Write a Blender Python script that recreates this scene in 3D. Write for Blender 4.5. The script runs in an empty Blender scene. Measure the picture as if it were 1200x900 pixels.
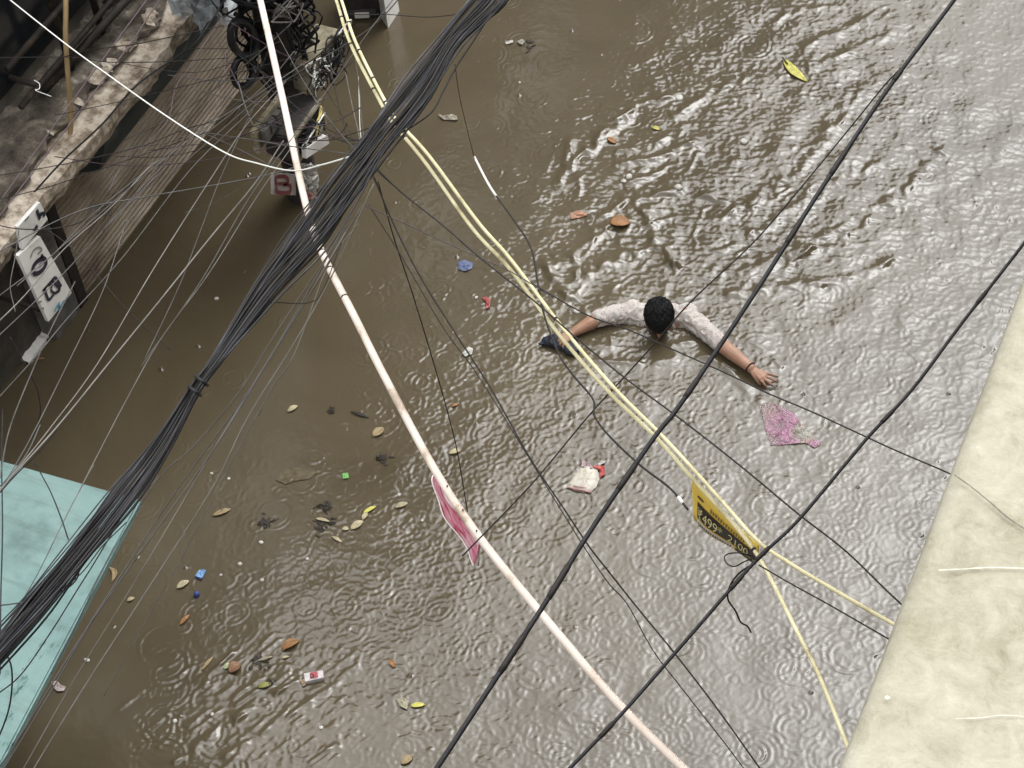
import bpy, bmesh, math, random
import numpy as np
from mathutils import Vector, Matrix

SC = bpy.context.scene
COL = SC.collection
rng = np.random.default_rng(7)
random.seed(7)

# ------------------------------------------------------------------ camera
CAM_H = 7.95                       # metres above the flood water
FOC = 2279.0                       # focal length in pixels of a 1200 px wide frame
NADIR = Vector((200.0, -1850.0, -FOC)).normalized()       # straight down, in camera axes
ZC = -NADIR                                               # world up seen by the camera
YC = Vector((1685.0, 2990.0, -FOC))
YC = (YC - ZC * YC.dot(ZC)).normalized()                  # along the street
XC = YC.cross(ZC)                                         # across the street, towards our side
rot = Matrix((XC, YC, ZC))                                # camera axes -> world axes
cam_d = bpy.data.cameras.new('camera')
cam = bpy.data.objects.new('camera', cam_d)
COL.objects.link(cam)
cam.matrix_world = Matrix.Translation((0, 0, CAM_H)) @ rot.to_4x4()
cam_d.sensor_width = 36.0
cam_d.lens = 36.0 * FOC / 1200.0
cam_d.clip_start = 0.05
cam_d.clip_end = 400.0
SC.camera = cam

# ------------------------------------------------------------------ light
SUN_EL, SUN_ROT = math.radians(58), math.radians(14)
world = bpy.data.worlds.new('World')
SC.world = world
world.use_nodes = True
wn = world.node_tree.nodes
wl = world.node_tree.links
bg = wn['Background']
sky_t = wn.new('ShaderNodeTexSky')
sky_t.sky_type = 'NISHITA'
sky_t.sun_disc = False
sky_t.sun_elevation = SUN_EL
sky_t.sun_rotation = SUN_ROT
sky_t.air_density = 1.0
sky_t.dust_density = 3.0
hsv = wn.new('ShaderNodeHueSaturation')
hsv.inputs['Saturation'].default_value = 0.04            # overcast: the blue is gone
wl.new(sky_t.outputs[0], hsv.inputs['Color'])
wl.new(hsv.outputs[0], bg.inputs['Color'])
bg.inputs['Strength'].default_value = 0.15
sun_d = bpy.data.lights.new('sun', 'SUN')
sun_d.energy = 0.7
sun_d.angle = math.radians(150)
sun_d.color = (1.0, 0.97, 0.92)
sun = bpy.data.objects.new('sun', sun_d)
COL.objects.link(sun)
sdir = Vector((math.sin(SUN_ROT) * math.cos(SUN_EL), math.cos(SUN_ROT) * math.cos(SUN_EL), math.sin(SUN_EL)))
sun.rotation_euler = sdir.to_track_quat('Z', 'Y').to_euler()
sun.location = (0, 0, 30)
SC.view_settings.view_transform = 'Standard'
SC.view_settings.look = 'None'
SC.view_settings.gamma = 1.0
SC.view_settings.use_curve_mapping = False
SC.view_settings.exposure = 1.55

# ------------------------------------------------------------------ helpers
RT = rot.transposed()
def P(u, v, z=0.0):
    """the place at height z that the photograph shows at (u, v)"""
    d = rot @ Vector(((u - 600.0) / FOC, (450.0 - v) / FOC, -1.0))
    t = (z - CAM_H) / d.z
    return Vector((d.x * t, d.y * t, z))

def PX(u, v, x):
    """the place on the upright plane at x"""
    d = rot @ Vector(((u - 600.0) / FOC, (450.0 - v) / FOC, -1.0))
    t = x / d.x
    return Vector((x, d.y * t, CAM_H + d.z * t))

def uv_of(p):
    q = RT @ (Vector(p) - Vector((0, 0, CAM_H)))
    return (600 + FOC * q.x / -q.z, 450 - FOC * q.y / -q.z)

def tag(o, label=None, cat=None, group=None, kind=None):
    if label: o['label'] = label
    if cat: o['category'] = cat
    if group: o['group'] = group
    if kind: o['kind'] = kind
    return o

def empty(name, loc, label, cat, group=None):
    o = bpy.data.objects.new(name, None)
    o.empty_display_size = 0.1
    COL.objects.link(o)
    o.location = loc
    return tag(o, label, cat, group)

def link_mesh(name, me, m, parent=None, smooth=False):
    o = bpy.data.objects.new(name, me)
    COL.objects.link(o)
    if m is not None and not me.materials:
        me.materials.append(m)
    if smooth:
        me.polygons.foreach_set('use_smooth', [True] * len(me.polygons))
    if parent is not None:
        o.parent = parent
        o.matrix_parent_inverse = Matrix.Translation(-Vector(parent.location)) if parent.type == 'EMPTY' else Matrix.Identity(4)
    return o

def from_bm(name, bm, m, parent=None, smooth=False):
    bmesh.ops.recalc_face_normals(bm, faces=bm.faces)
    me = bpy.data.meshes.new(name)
    bm.to_mesh(me)
    bm.free()
    return link_mesh(name, me, m, parent, smooth)

def from_py(name, vs, fs, m, parent=None, smooth=False):
    me = bpy.data.meshes.new(name)
    me.from_pydata([tuple(v) for v in vs], [], fs)
    me.validate()
    me.update()
    return link_mesh(name, me, m, parent, smooth)

def bm_box(bm, lo, hi, bevel=0.0, M=None):
    x0, y0, z0 = lo
    x1, y1, z1 = hi
    r = bmesh.ops.create_cube(bm, size=1.0)
    vs = r['verts']
    for v in vs:
        v.co = Vector((x0 + (v.co.x + .5) * (x1 - x0), y0 + (v.co.y + .5) * (y1 - y0), z0 + (v.co.z + .5) * (z1 - z0)))
    if bevel:
        es = list({e for v in vs for e in v.link_edges})
        r2 = bmesh.ops.bevel(bm, geom=es, offset=bevel, segments=2, affect='EDGES', profile=.6)
        vs = list({v for f in r2['faces'] for v in f.verts} | {v for v in vs if v.is_valid})
    if M is not None:
        for v in vs:
            if v.is_valid:
                v.co = M @ v.co
    return vs

def box(name, lo, hi, m, parent=None, bevel=0.0, M=None):
    bm = bmesh.new()
    bm_box(bm, lo, hi, bevel, M)
    return from_bm(name, bm, m, parent)

def spline(pts, n=8):
    """Catmull-Rom through the points"""
    pts = [Vector(p) for p in pts]
    if len(pts) == 2:
        return [pts[0].lerp(pts[1], i / n) for i in range(n + 1)]
    ext = [pts[0] * 2 - pts[1]] + pts + [pts[-1] * 2 - pts[-2]]
    out = []
    for i in range(1, len(ext) - 2):
        p0, p1, p2, p3 = ext[i - 1], ext[i], ext[i + 1], ext[i + 2]
        for k in range(n):
            t = k / n
            out.append(.5 * ((2 * p1) + (p2 - p0) * t + (2 * p0 - 5 * p1 + 4 * p2 - p3) * t * t + (3 * p1 - p0 - 3 * p2 + p3) * t ** 3))
    out.append(pts[-1])
    return out

def tube_geo(path, r, sides=6, vs=None, fs=None, cap=True):
    vs = [] if vs is None else vs
    fs = [] if fs is None else fs
    base = len(vs)
    n = len(path)
    up = Vector((0.13, 0.21, 0.97))
    for i, p in enumerate(path):
        t = (path[min(i + 1, n - 1)] - path[max(i - 1, 0)])
        if t.length < 1e-9:
            t = Vector((0, 0, 1))
        t.normalize()
        a = t.cross(up)
        if a.length < 1e-3:
            a = t.cross(Vector((1, 0, 0)))
        a.normalize()
        b = t.cross(a)
        up = -b if b.dot(up) < 0 else b
        rr = r[i] if isinstance(r, (list, tuple)) else r
        for k in range(sides):
            w = 2 * math.pi * k / sides
            vs.append(p + (a * math.cos(w) + b * math.sin(w)) * rr)
    for i in range(n - 1):
        for k in range(sides):
            k2 = (k + 1) % sides
            fs.append((base + i * sides + k, base + i * sides + k2, base + (i + 1) * sides + k2, base + (i + 1) * sides + k))
    if cap:
        fs.append(tuple(base + k for k in range(sides))[::-1])
        fs.append(tuple(base + (n - 1) * sides + k for k in range(sides)))
    return vs, fs

def tube(name, path, r, m, parent=None, sides=6):
    vs, fs = tube_geo(path, r, sides)
    return from_py(name, vs, fs, m, parent, True)

# ------------------------------------------------------------------ materials
def mat(name, color=(.5, .5, .5), rough=.6, metal=0.0, spec=.5):
    m = bpy.data.materials.new(name)
    m.use_nodes = True
    b = m.node_tree.nodes['Principled BSDF']
    b.inputs['Base Color'].default_value = (*color, 1)
    b.inputs['Roughness'].default_value = rough
    b.inputs['Metallic'].default_value = metal
    b.inputs['Specular IOR Level'].default_value = spec
    return m

def N(m, kind, **kw):
    n = m.node_tree.nodes.new(kind)
    for k, v in kw.items():
        if k in n.inputs:
            n.inputs[k].default_value = v
        else:
            setattr(n, k, v)
    return n

def L(m, a, b):
    m.node_tree.links.new(a, b)

def bsdf(m):
    return m.node_tree.nodes['Principled BSDF']

def ramp(m, stops):
    n = m.node_tree.nodes.new('ShaderNodeValToRGB')
    e = n.color_ramp.elements
    while len(e) < len(stops):
        e.new(.5)
    for i, (p, c) in enumerate(stops):
        e[i].position = p
        e[i].color = (*c, 1) if len(c) == 3 else c
    return n

def mottled(name, stops, scale=4.0, detail=8, rough=.8, bump=.3, bscale=None, dist=.01, distortion=0.0, spec=.3, metal=0.0, stretch=None, lo=.3, hi=.7):
    """noise-coloured, noise-bumped surface in object space"""
    m = mat(name, rough=rough, spec=spec, metal=metal)
    tc = N(m, 'ShaderNodeTexCoord')
    src = tc.outputs['Object']
    if stretch:
        mp = N(m, 'ShaderNodeMapping')
        mp.inputs['Scale'].default_value = stretch
        L(m, src, mp.inputs[0])
        src = mp.outputs[0]
    nz = N(m, 'ShaderNodeTexNoise', Scale=scale, Detail=detail, Roughness=.65, Distortion=distortion)
    L(m, src, nz.inputs['Vector'])
    mr = N(m, 'ShaderNodeMapRange')
    mr.inputs['From Min'].default_value = lo
    mr.inputs['From Max'].default_value = hi
    L(m, nz.outputs['Fac'], mr.inputs['Value'])
    r = ramp(m, stops)
    L(m, mr.outputs[0], r.inputs[0])
    L(m, r.outputs[0], bsdf(m).inputs['Base Color'])
    if bump:
        n2 = N(m, 'ShaderNodeTexNoise', Scale=bscale or scale * 6, Detail=6, Roughness=.7)
        L(m, src, n2.inputs['Vector'])
        bp = N(m, 'ShaderNodeBump', Strength=bump, Distance=dist)
        L(m, n2.outputs['Fac'], bp.inputs['Height'])
        L(m, bp.outputs[0], bsdf(m).inputs['Normal'])
    return m
# ------------------------------------------------------------------ flood water
GX0, GX1, GY0, GY1, GS = -5.9, -0.55, 2.1, 9.95, 0.0075
gx = np.arange(GX0, GX1 + GS / 2, GS)
gy = np.arange(GY0, GY1 + GS / 2, GS)
NX, NY = len(gx), len(gy)
XX, YY = np.meshgrid(gx, gy)                 # rows follow y
HH = np.zeros_like(XX)

def spectral(lmin, lmax, ang=None, spread=.5, seed=0, power=0.0):
    """random waves with lengths between lmin and lmax metres, unit variance"""
    r = np.random.default_rng(seed)
    f = np.fft.rfft2(r.standard_normal((NY, NX)))
    ky = np.fft.fftfreq(NY, GS)[:, None]
    kx = np.fft.rfftfreq(NX, GS)[None, :]
    k = np.sqrt(kx * kx + ky * ky) + 1e-9
    w = np.exp(-(np.log(k * math.sqrt(lmin * lmax)) / (.5 * math.log(lmax / lmin))) ** 2) * k ** power
    if ang is not None:
        th = np.arctan2(ky, kx)
        d = np.abs(np.angle(np.exp(2j * (th - ang)))) / 2
        w = w * np.exp(-(d / spread) ** 2)
    h = np.fft.irfft2(f * w, s=(NY, NX))
    return h / h.std()

def blob(u, v, r_px):
    """soft disc on the water around the place seen at (u, v)"""
    c = P(u, v)
    rr = r_px * .0046
    return np.exp(-((XX - c.x) ** 2 + (YY - c.y) ** 2) / (rr * rr))

def ridge(pts, amp, width):
    """a raised crest along a traced curve"""
    global HH
    path = spline([P(u, v) for u, v in pts], 10)
    best = np.full(XX.shape, 9.0)
    for a, b in zip(path[:-1], path[1:]):
        pad = width * 4
        ix = slice(max(0, int((min(a.x, b.x) - pad - GX0) / GS)), max(0, int((max(a.x, b.x) + pad - GX0) / GS)))
        iy = slice(max(0, int((min(a.y, b.y) - pad - GY0) / GS)), max(0, int((max(a.y, b.y) + pad - GY0) / GS)))
        x, y = XX[iy, ix], YY[iy, ix]
        if x.size == 0:
            continue
        dx, dy = b.x - a.x, b.y - a.y
        t = np.clip(((x - a.x) * dx + (y - a.y) * dy) / (dx * dx + dy * dy + 1e-9), 0, 1)
        d = np.hypot(x - a.x - t * dx, y - a.y - t * dy)
        best[iy, ix] = np.minimum(best[iy, ix], d)
    HH += amp * np.exp(-(best * (1 + .35 * patchy) / width) ** 2) * np.clip(.75 + .55 * patchy, .05, 1.4)

patchy = spectral(.10, .35, seed=31)
# how stirred the surface is, place by place
stir_n = spectral(.5, 1.6, seed=11)
stir = 1 / (1 + np.exp(-1.6 * stir_n))
wake = np.clip(blob(800, 240, 230) + blob(700, 300, 120) + blob(950, 120, 220) + blob(1080, 230, 200) * .7, 0, 1.2)
lefty = np.clip((-XX - 3.2) / 1.2, 0, 1)     # sheltered under the wires and the far shops
calm_br = blob(880, 830, 110) + blob(1010, 640, 60)
amp_small = (.55 + .75 * stir) * (1 - .8 * lefty) * (1 - .55 * np.clip(calm_br, 0, 1)) + .5 * wake
warp = spectral(.18, .5, seed=5)
h1 = spectral(.035, .06, seed=1)
h2 = spectral(.06, .13, seed=2)
h3 = spectral(.03, .10, ang=math.radians(100), spread=.45, seed=3)
h4 = spectral(.25, .7, seed=4)
def worms(lmin, lmax, w, seed, ang=None, spread=.6):
    """thin wandering creases: the zero lines of a smooth random field"""
    n = spectral(lmin, lmax, ang, spread, seed)
    return np.exp(-(n / w) ** 2)
calm = 1 - .6 * np.clip(calm_br, 0, 1)
mid = (1 - .85 * lefty) * calm
HH += .00018 * h1 * amp_small
HH += .00030 * h2 * amp_small
HH += .00132 * worms(.07, .13, .34, 21) * mid * (.35 + .8 * stir)
HH += .00125 * worms(.05, .10, .40, 22) * mid * (1.25 - .9 * stir)
HH += .00135 * worms(.06, .13, .36, 23, math.radians(100), 1.1) * wake * (.5 + .7 * stir)
HH += .0004 * h3 * wake
HH += .0012 * warp * wake + .0005 * warp * mid
HH += .0009 * h4 * (1 - .85 * lefty)
# rain drop rings
for i in range(1900):
    if i < 1500:
        u, v = random.uniform(150, 1150), random.uniform(-10, 910)
    else:
        u, v = random.uniform(430, 1000), random.uniform(380, 900)
    c = P(u, v)
    R = random.choice([.012, .02, .03, .04, .055, .075, .10]) * random.uniform(.8, 1.25)
    lam = random.uniform(.024, .034)
    w = lam * random.uniform(.55, 1.1)
    a = random.uniform(.4, 1.0) * .00125 * min(1.0, .55 + .03 / R)
    if c.x < -4.0:
        if random.random() < .45: continue
    a *= 1.0 if c.x < -3.1 else .85
    if v < 330 and u > 620 and random.random() < .5:
        continue
    pad = R + 2.4 * w
    i0, i1 = int((c.x - pad - GX0) / GS), int((c.x + pad - GX0) / GS) + 1
    j0, j1 = int((c.y - pad - GY0) / GS), int((c.y + pad - GY0) / GS) + 1
    i0, j0 = max(i0, 0), max(j0, 0)
    if i1 <= i0 or j1 <= j0:
        continue
    x, y = XX[j0:j1, i0:i1], YY[j0:j1, i0:i1]
    d = np.hypot(x - c.x, y - c.y)
    th = np.arctan2(y - c.y, x - c.x)
    ph = random.uniform(0, 6.3)
    HH[j0:j1, i0:i1] += a * (.75 + .4 * np.cos(th - ph)) * np.cos(2 * math.pi * (d - R) / lam) * np.exp(-((d - R) / w) ** 2)
# wake crests behind and around the wading man
for pts, a, w in [
        ([(668, 196), (700, 168), (735, 140)], .006, .035),
        ([(682, 186), (705, 156), (745, 128), (786, 113)], .008, .030),
        ([(655, 215), (662, 195), (668, 165)], .005, .03),
        ([(792, 135), (830, 112), (870, 92)], .006, .04),
        ([(725, 178), (765, 170), (800, 150)], .006, .03),
        ([(728, 192), (770, 185), (812, 168)], .006, .03),
        ([(735, 215), (765, 205), (790, 195)], .005, .028),
        ([(640, 310), (655, 335), (680, 365), (690, 385)], .008, .035),
        ([(672, 300), (675, 325), (672, 350)], .006, .022),
        ([(690, 285), (715, 265), (760, 255)], .005, .03),
        ([(752, 250), (770, 285), (790, 310)], .009, .035),
        ([(845, 290), (900, 262), (960, 225), (1030, 190)], .006, .05),
        ([(855, 345), (930, 335), (1000, 325), (1045, 305)], .009, .035),
        ([(840, 318), (915, 300), (985, 270)], .006, .045),
        ([(905, 330), (935, 305), (955, 288)], .006, .02),
        ([(860, 190), (900, 178), (960, 170)], .005, .035),
        ([(930, 60), (980, 40), (1040, 12)], .007, .04),
        ([(950, 80), (1010, 55), (1070, 30)], .006, .035),
        ([(905, 30), (930, 14), (985, 8)], .006, .03),
        ([(860, 250), (915, 215), (965, 165), (1000, 110)], .008, .05),
        ([(880, 320), (960, 290), (1040, 240), (1100, 180)], .007, .06),
        ([(700, 260), (740, 235), (800, 225), (850, 235)], .007, .04),
        ([(690, 320), (720, 305), (760, 300), (800, 315)], .007, .035),
        ([(640, 395), (690, 420), (760, 425), (830, 420), (890, 470)], .004, .03),
        ([(700, 405), (740, 412), (780, 405), (812, 400)], .004, .02),
        ([(825, 415), (850, 430), (880, 452), (900, 458)], .005, .018),
        ([(860, 395), (895, 410), (915, 430)], .004, .018),
        ([(230, 880), (290, 830), (350, 800)], .005, .02),
        ([(205, 893), (250, 860), (285, 840)], .005, .018),
        ([(240, 800), (258, 780), (272, 765)], .005, .014),
        ([(265, 885), (330, 845), (395, 800)], .004, .02)]:
    ridge(pts, a * (1.7 if pts[0][0] < 815 else 1.05), w * 1.1)
for k in range(75):                       # little slanting streaks at the lower left
    u, v = random.gauss(300, 75), random.gauss(840, 38)
    ln = random.uniform(8, 34)
    ridge([(u, v), (u + ln * .5, v - ln * .36), (u + ln, v - ln * .78)], random.uniform(.002, .0048), random.uniform(.009, .014))
for k in range(60):                       # and broken crests around the swimmer
    u, v = random.gauss(760, 100), random.gauss(270, 55)
    an = random.gauss(-.6, .7)
    ln = random.uniform(10, 36)
    ridge([(u, v), (u + ln * .5 * math.cos(an) + 3, v + ln * .5 * math.sin(an)), (u + ln * math.cos(an), v + ln * math.sin(an) + 3)], random.uniform(.002, .005), random.uniform(.012, .02))
HH -= .006 * blob(772, 372, 28)
HH = np.nan_to_num(HH)

def build_water():
    nv = NX * NY
    # outer rim: coarse ring of quads out to the horizon, same mesh
    co = np.empty((nv, 3), np.float32)
    co[:, 0] = XX.ravel()
    co[:, 1] = YY.ravel()
    edge = np.minimum.reduce([XX - GX0, GX1 - XX, YY - GY0, GY1 - YY])
    co[:, 2] = (HH * np.clip(edge / .15, 0, 1)).ravel()
    F = 90.0
    outer = np.array([[-F, -F, 0], [F, -F, 0], [F, F, 0], [-F, F, 0]], np.float32)
    i = np.arange((NX - 1) * (NY - 1))
    r, c = i // (NX - 1), i % (NX - 1)
    a = r * NX + c
    quads = np.stack([a, a + 1, a + 1 + NX, a + NX], 1)
    c00, c10, c11, c01 = 0, NX - 1, nv - 1, nv - NX
    o = nv
    row_b = list(range(0, NX)); row_t = list(range(nv - NX, nv))
    col_l = list(range(0, nv, NX)); col_r = list(range(NX - 1, nv, NX))
    ngons = [[o, o + 1] + row_b[::-1], [o + 1, o + 2] + col_r[::-1], [o + 2, o + 3] + row_t, [o + 3, o] + col_l]
    me = bpy.data.meshes.new('water')
    nq = len(quads)
    loops = np.concatenate([quads.ravel()] + [np.array(g) for g in ngons]).astype(np.int32)
    starts = np.concatenate([np.arange(nq) * 4, nq * 4 + np.cumsum([0] + [len(g) for g in ngons[:-1]])]).astype(np.int32)
    me.vertices.add(nv + 4)
    me.vertices.foreach_set('co', np.concatenate([co, outer]).ravel())
    me.loops.add(len(loops))
    me.loops.foreach_set('vertex_index', loops)
    me.polygons.add(nq + 4)
    me.polygons.foreach_set('loop_start', starts)
    sm = np.ones(nq + 4, bool); sm[-4:] = False
    me.update(calc_edges=True)
    me.polygons.foreach_set('use_smooth', sm)
    me.validate()
    return me

m_water = mat('muddy flood water', (.10, .08, .05), .06)
def setup_water():
    m = m_water
    b = bsdf(m)
    b.inputs['IOR'].default_value = 1.58
    b.inputs['Roughness'].default_value = .15
    tc = N(m, 'ShaderNodeTexCoord')
    n1 = N(m, 'ShaderNodeTexNoise', Scale=.55, Detail=5, Roughness=.6, Distortion=.6)
    L(m, tc.outputs['Object'], n1.inputs['Vector'])
    r = ramp(m, [(.3, (.064, .050, .029)), (.5, (.084, .067, .041)), (.62, (.094, .076, .047)), (.78, (.125, .102, .065))])
    L(m, n1.outputs['Fac'], r.inputs[0])
    L(m, r.outputs[0], b.inputs['Base Color'])
    n2 = N(m, 'ShaderNodeTexNoise', Scale=55, Detail=3, Roughness=.5)
    L(m, tc.outputs['Object'], n2.inputs['Vector'])
    bp = N(m, 'ShaderNodeBump', Strength=.12, Distance=.004)
    L(m, n2.outputs['Fac'], bp.inputs['Height'])
    L(m, bp.outputs[0], b.inputs['Normal'])
setup_water()
water = link_mesh('water', build_water(), m_water)
tag(water, 'brown rain-pocked flood water filling the street', kind='structure')
street = from_py('street', [(-90, -90, -1.32), (90, -90, -1.32), (90, 90, -1.32), (-90, 90, -1.32)], [(0, 1, 2, 3)], mottled('wet asphalt', [(0, (.03, .03, .03)), (1, (.07, .065, .06))], 3))
tag(street, 'asphalt street under the flood water', kind='structure')
def wz(p):
    """height of the water surface at p"""
    i, j = int(round((p[0] - GX0) / GS)), int(round((p[1] - GY0) / GS))
    if 0 <= i < NX and 0 <= j < NY:
        return float(HH[j, i])
    return 0.0
# ------------------------------------------------------------------ buildings
FX = -5.71                                    # face of the far shops
m_plaster = mottled('grimy plaster', [(0, (.045, .040, .034)), (.5, (.10, .092, .078)), (1, (.20, .185, .155))], 2.2, bump=.5, bscale=30)
m_plaster2 = mottled('stained ochre plaster', [(0, (.07, .058, .040)), (.5, (.15, .125, .085)), (1, (.23, .20, .14))], 1.6, bump=.4, bscale=25)
m_void = mat('dark glass and recess shade', (.012, .014, .016), .15)
m_iron = mottled('dark rusty iron', [(0, (.012, .010, .009)), (.6, (.028, .022, .018)), (1, (.07, .045, .03))], 14, bump=.4, rough=.65)

def window(parent, x, y, z, w, h, side=1):
    f = box('window', (x, y - w / 2, z), (x + .05 * side, y + w / 2, z + h) if side > 0 else (x, y + w / 2, z + h), m_iron, parent, .008)
    box('pane', (x + .051 * side, y - w / 2 + .06, z + .06), (x + .056 * side, y + w / 2 - .06, z + h - .06), m_void, f)
    return f

def far_block(y0, y1, top, m, label, wins, cat='building'):
    b = empty('shop_building', (FX - 2, (y0 + y1) / 2, -1.3), label, cat, 'shop buildings across the street')
    box('wall', (FX - 4, y0, -1.3), (FX, y1, top - .12), m, b, .01)
    box('roof', (FX - 4.1, y0 + .01, top - .118), (FX + .18, y1 - .01, top), m_plaster, b, .01)
    for y, z, w, h in wins:
        window(b, FX + .002, y, z, w, h)
    return b

shop = far_block(-8, 8.15, 4.25, m_plaster, 'grimy shop building behind the rolling shutter and teal canopy',
                 [(4.0, 2.5, 1.1, 1.2), (1.8, 2.5, 1.1, 1.2), (6.4, 2.75, 1.2, 1.2), (-1, 2.5, 1.2, 1.2)])
far_block(8.17, 13, 6.4, m_plaster2, 'ochre stained building beyond the utility pole', [(9.4, 2.8, 1, 1.3), (11.3, 2.8, 1, 1.3)])
far_block(13.02, 34, 8.2, m_plaster, 'long grimy building furthest up the street', [(15 + 2.4 * i, 3.2, 1.1, 1.4) for i in range(7)])

# rolling shutter with pressed ribs, its guide rails and hood
m_shut = mottled('grey brown shutter steel', [(0, (.075, .056, .038)), (.3, (.19, .150, .108)), (.6, (.30, .245, .185)), (1, (.44, .38, .30))], 3.4, bump=.12, bscale=70, rough=.65, spec=.2, stretch=(3, .6, 1.2))
SY0, SY1, SZ1 = 5.38, 8.0, .92
sh = empty('rolling_shutter', (FX, (SY0 + SY1) / 2, -1.3), 'closed grey brown ribbed rolling shutter standing in the flood', 'shutter')
pitch = .036
prof = []
z = -1.3
while z < SZ1 + .2:
    prof += [(0.0, z), (.016, z + pitch * .20), (.018, z + pitch * .5), (.004, z + pitch * .72)]
    z += pitch
vs = []; fs = []
ys = [SY0 + (SY1 - SY0) * i / 12 for i in range(13)]
for y in ys:
    for dx, zz in prof:
        vs.append((FX + .05 + dx, y, zz))
npf = len(prof)
for i in range(12):
    for k in range(npf - 1):
        a = i * npf + k
        fs.append((a, a + npf, a + npf + 1, a + 1))
o = from_py('ribbed_curtain', vs, fs, m_shut, sh)
box('guide_rail', (FX, SY0 - .07, -1.3), (FX + .10, SY0 + .005, SZ1 + .2), m_iron, sh, .006)
box('guide_rail', (FX, SY1, -1.3), (FX + .10, SY1 + .07, SZ1 + .2), m_iron, sh, .006)
m_hood = mottled('slate painted steel hood', [(0, (.03, .035, .036)), (.6, (.055, .062, .062)), (1, (.10, .105, .10))], 5, bump=.2)
vs = [];
for y in (SY0 + .25, SY1 - .3):
    for x, zz in [(FX + .07, 1.18), (FX + .30, 1.16), (FX + .33, 1.02), (FX + .24, .82), (FX + .10, .76)]:
        vs.append((x, y, zz))
from_py('shutter_hood', vs, [(0, 1, 2, 3, 4), (9, 8, 7, 6, 5), (0, 5, 6, 1), (1, 6, 7, 2), (2, 7, 8, 3), (3, 8, 9, 4), (4, 9, 5, 0)], m_hood, sh)

# broken concrete ledge above the shutter
m_ledge = mottled('flaking cream plaster', [(0, (.10, .075, .05)), (.35, (.30, .245, .185)), (.6, (.55, .475, .385)), (1, (.78, .71, .61))], 13, bump=.8, bscale=45, dist=.02)
m_ledge_top = mottled('dirty ledge top', [(0, (.04, .032, .025)), (.5, (.12, .102, .080)), (.8, (.26, .23, .185)), (1, (.5, .46, .39))], 7, bump=1.0, bscale=40, dist=.03)
LZ, LX = 1.36, -5.24
led = empty('broken_ledge', (FX, 6.2, LZ), 'broken concrete ledge with flaking cream edge over the shutter', 'ledge')
def rough_slab(name, x0, x1, y0, y1, z0, z1, m, jag, seed, ny=90, nx=10):
    r = random.Random(seed)
    j1 = [0.0]
    for i in range(ny): j1.append(j1[-1] * .72 + r.uniform(-jag, jag))
    top, bot = [], []
    vs, fs = [], []
    for i in range(ny + 1):
        y = y0 + (y1 - y0) * i / ny
        xe = x1 + j1[i]
        for k in range(nx + 1):
            x = x0 + (xe - x0) * k / nx
            vs.append((x, y, z1 + r.uniform(-jag, jag) * .5))
        vs.append((xe + r.uniform(-jag, jag) * .5, y, (z0 + z1) / 2))
        vs.append((xe - .03 + r.uniform(-jag, jag), y, z0))
        vs.append((x0, y, z0))
    w = nx + 4
    for i in range(ny):
        for k in range(w - 1):
            a = i * w + k
            fs.append((a, a + 1, a + w + 1, a + w))
    return from_py(name, vs, fs, m, led)
rough_slab('slab', FX - .05, LX + .02, 4.55, 8.4, LZ - .14, LZ, m_ledge, .010, 3)
rough_slab('screed', FX - .05, LX - .12, 4.55, 8.3, LZ + .002, LZ + .05, m_ledge_top, .022, 5)
r5 = random.Random(21)
for k in range(26):                                    # chunks of plaster lying loose along the screed edge
    y = r5.uniform(5.3, 8.1)
    bm = bmesh.new()
    bmesh.ops.create_icosphere(bm, subdivisions=1, radius=1)
    s = r5.uniform(.012, .035)
    for v in bm.verts:
        v.co = Vector((v.co.x * s * r5.uniform(.7, 1.3), v.co.y * s * 1.5 * r5.uniform(.7, 1.3), v.co.z * s * .6)) + Vector((LX - .13 + r5.uniform(-.05, .03), y, LZ + .055))
    o = from_bm('plaster_chunk', bm, m_ledge)
    tag(o, 'loose pale plaster chunk lying on the broken ledge', 'rubble', 'plaster chunks on the ledge')

# window cage and the bars behind the ledge
cage = empty('window_cage', (FX, 6.7, 1.4), 'dark rusty iron window cage above the ledge', 'window cage')
box('recess_shade', (FX + .002, 5.2, 1.5), (FX + .02, 8.0, 3.0), m_void, cage)  # flat near-black sheet on the wall, painting in the shade of a recess
for i, y in enumerate([5.75, 6.05, 6.4, 6.75, 7.15, 7.55]):
    tube('bar', [Vector((FX + .16, y, 1.41)), Vector((FX + .17, y + .03, 3.0))], .020, m_iron, cage)
for z in (1.55, 1.80, 2.3):
    tube('rail', [Vector((FX + .19, 5.3, z)), Vector((FX + .19, 7.9, z))], .018, m_iron, cage)
for y in (5.45, 6.2, 7.0, 7.8):
    tube('bracket', [Vector((FX + .03, y, 1.57)), Vector((FX + .19, y, 1.57))], .016, m_iron, cage)
junk_m = m_iron
for a, b, r, lab in [
    ((FX + .12, 5.55, 1.42), (FX + .34, 6.5, 1.62), .022, 'thick dark iron bar lying lowest on the broken ledge'),
    ((FX + .10, 6.2, 1.46), (FX + .28, 7.6, 1.9), .02, 'dark iron bar leaning along the middle of the window cage'),
    ((FX + .32, 7.0, 1.44), (FX + .2, 7.3, 2.3), .02, 'dark iron bar leaning upright at the far end of the ledge'),
    ((FX + .30, 6.55, 1.44), (FX + .2, 6.95, 2.3), .026, 'thick dark iron bar leaning beside the tan pipe')]:
    tag(tube('iron_bar', [Vector(a), Vector(b)], r, junk_m, None, 8), lab, 'iron bar', 'iron bars on the ledge')
m_tan = mottled('tan pvc pipe', [(0, (.30, .20, .09)), (1, (.48, .36, .19))], 8, bump=0, rough=.5)
pts = [P(77, -40, 2.3), P(77, 10, 2.15), P(77, 48, 2.0), P(80, 95, 1.75), P(83, 135, 1.5), P(81, 172, 1.25), P(76, 200, 1.05)]
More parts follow.
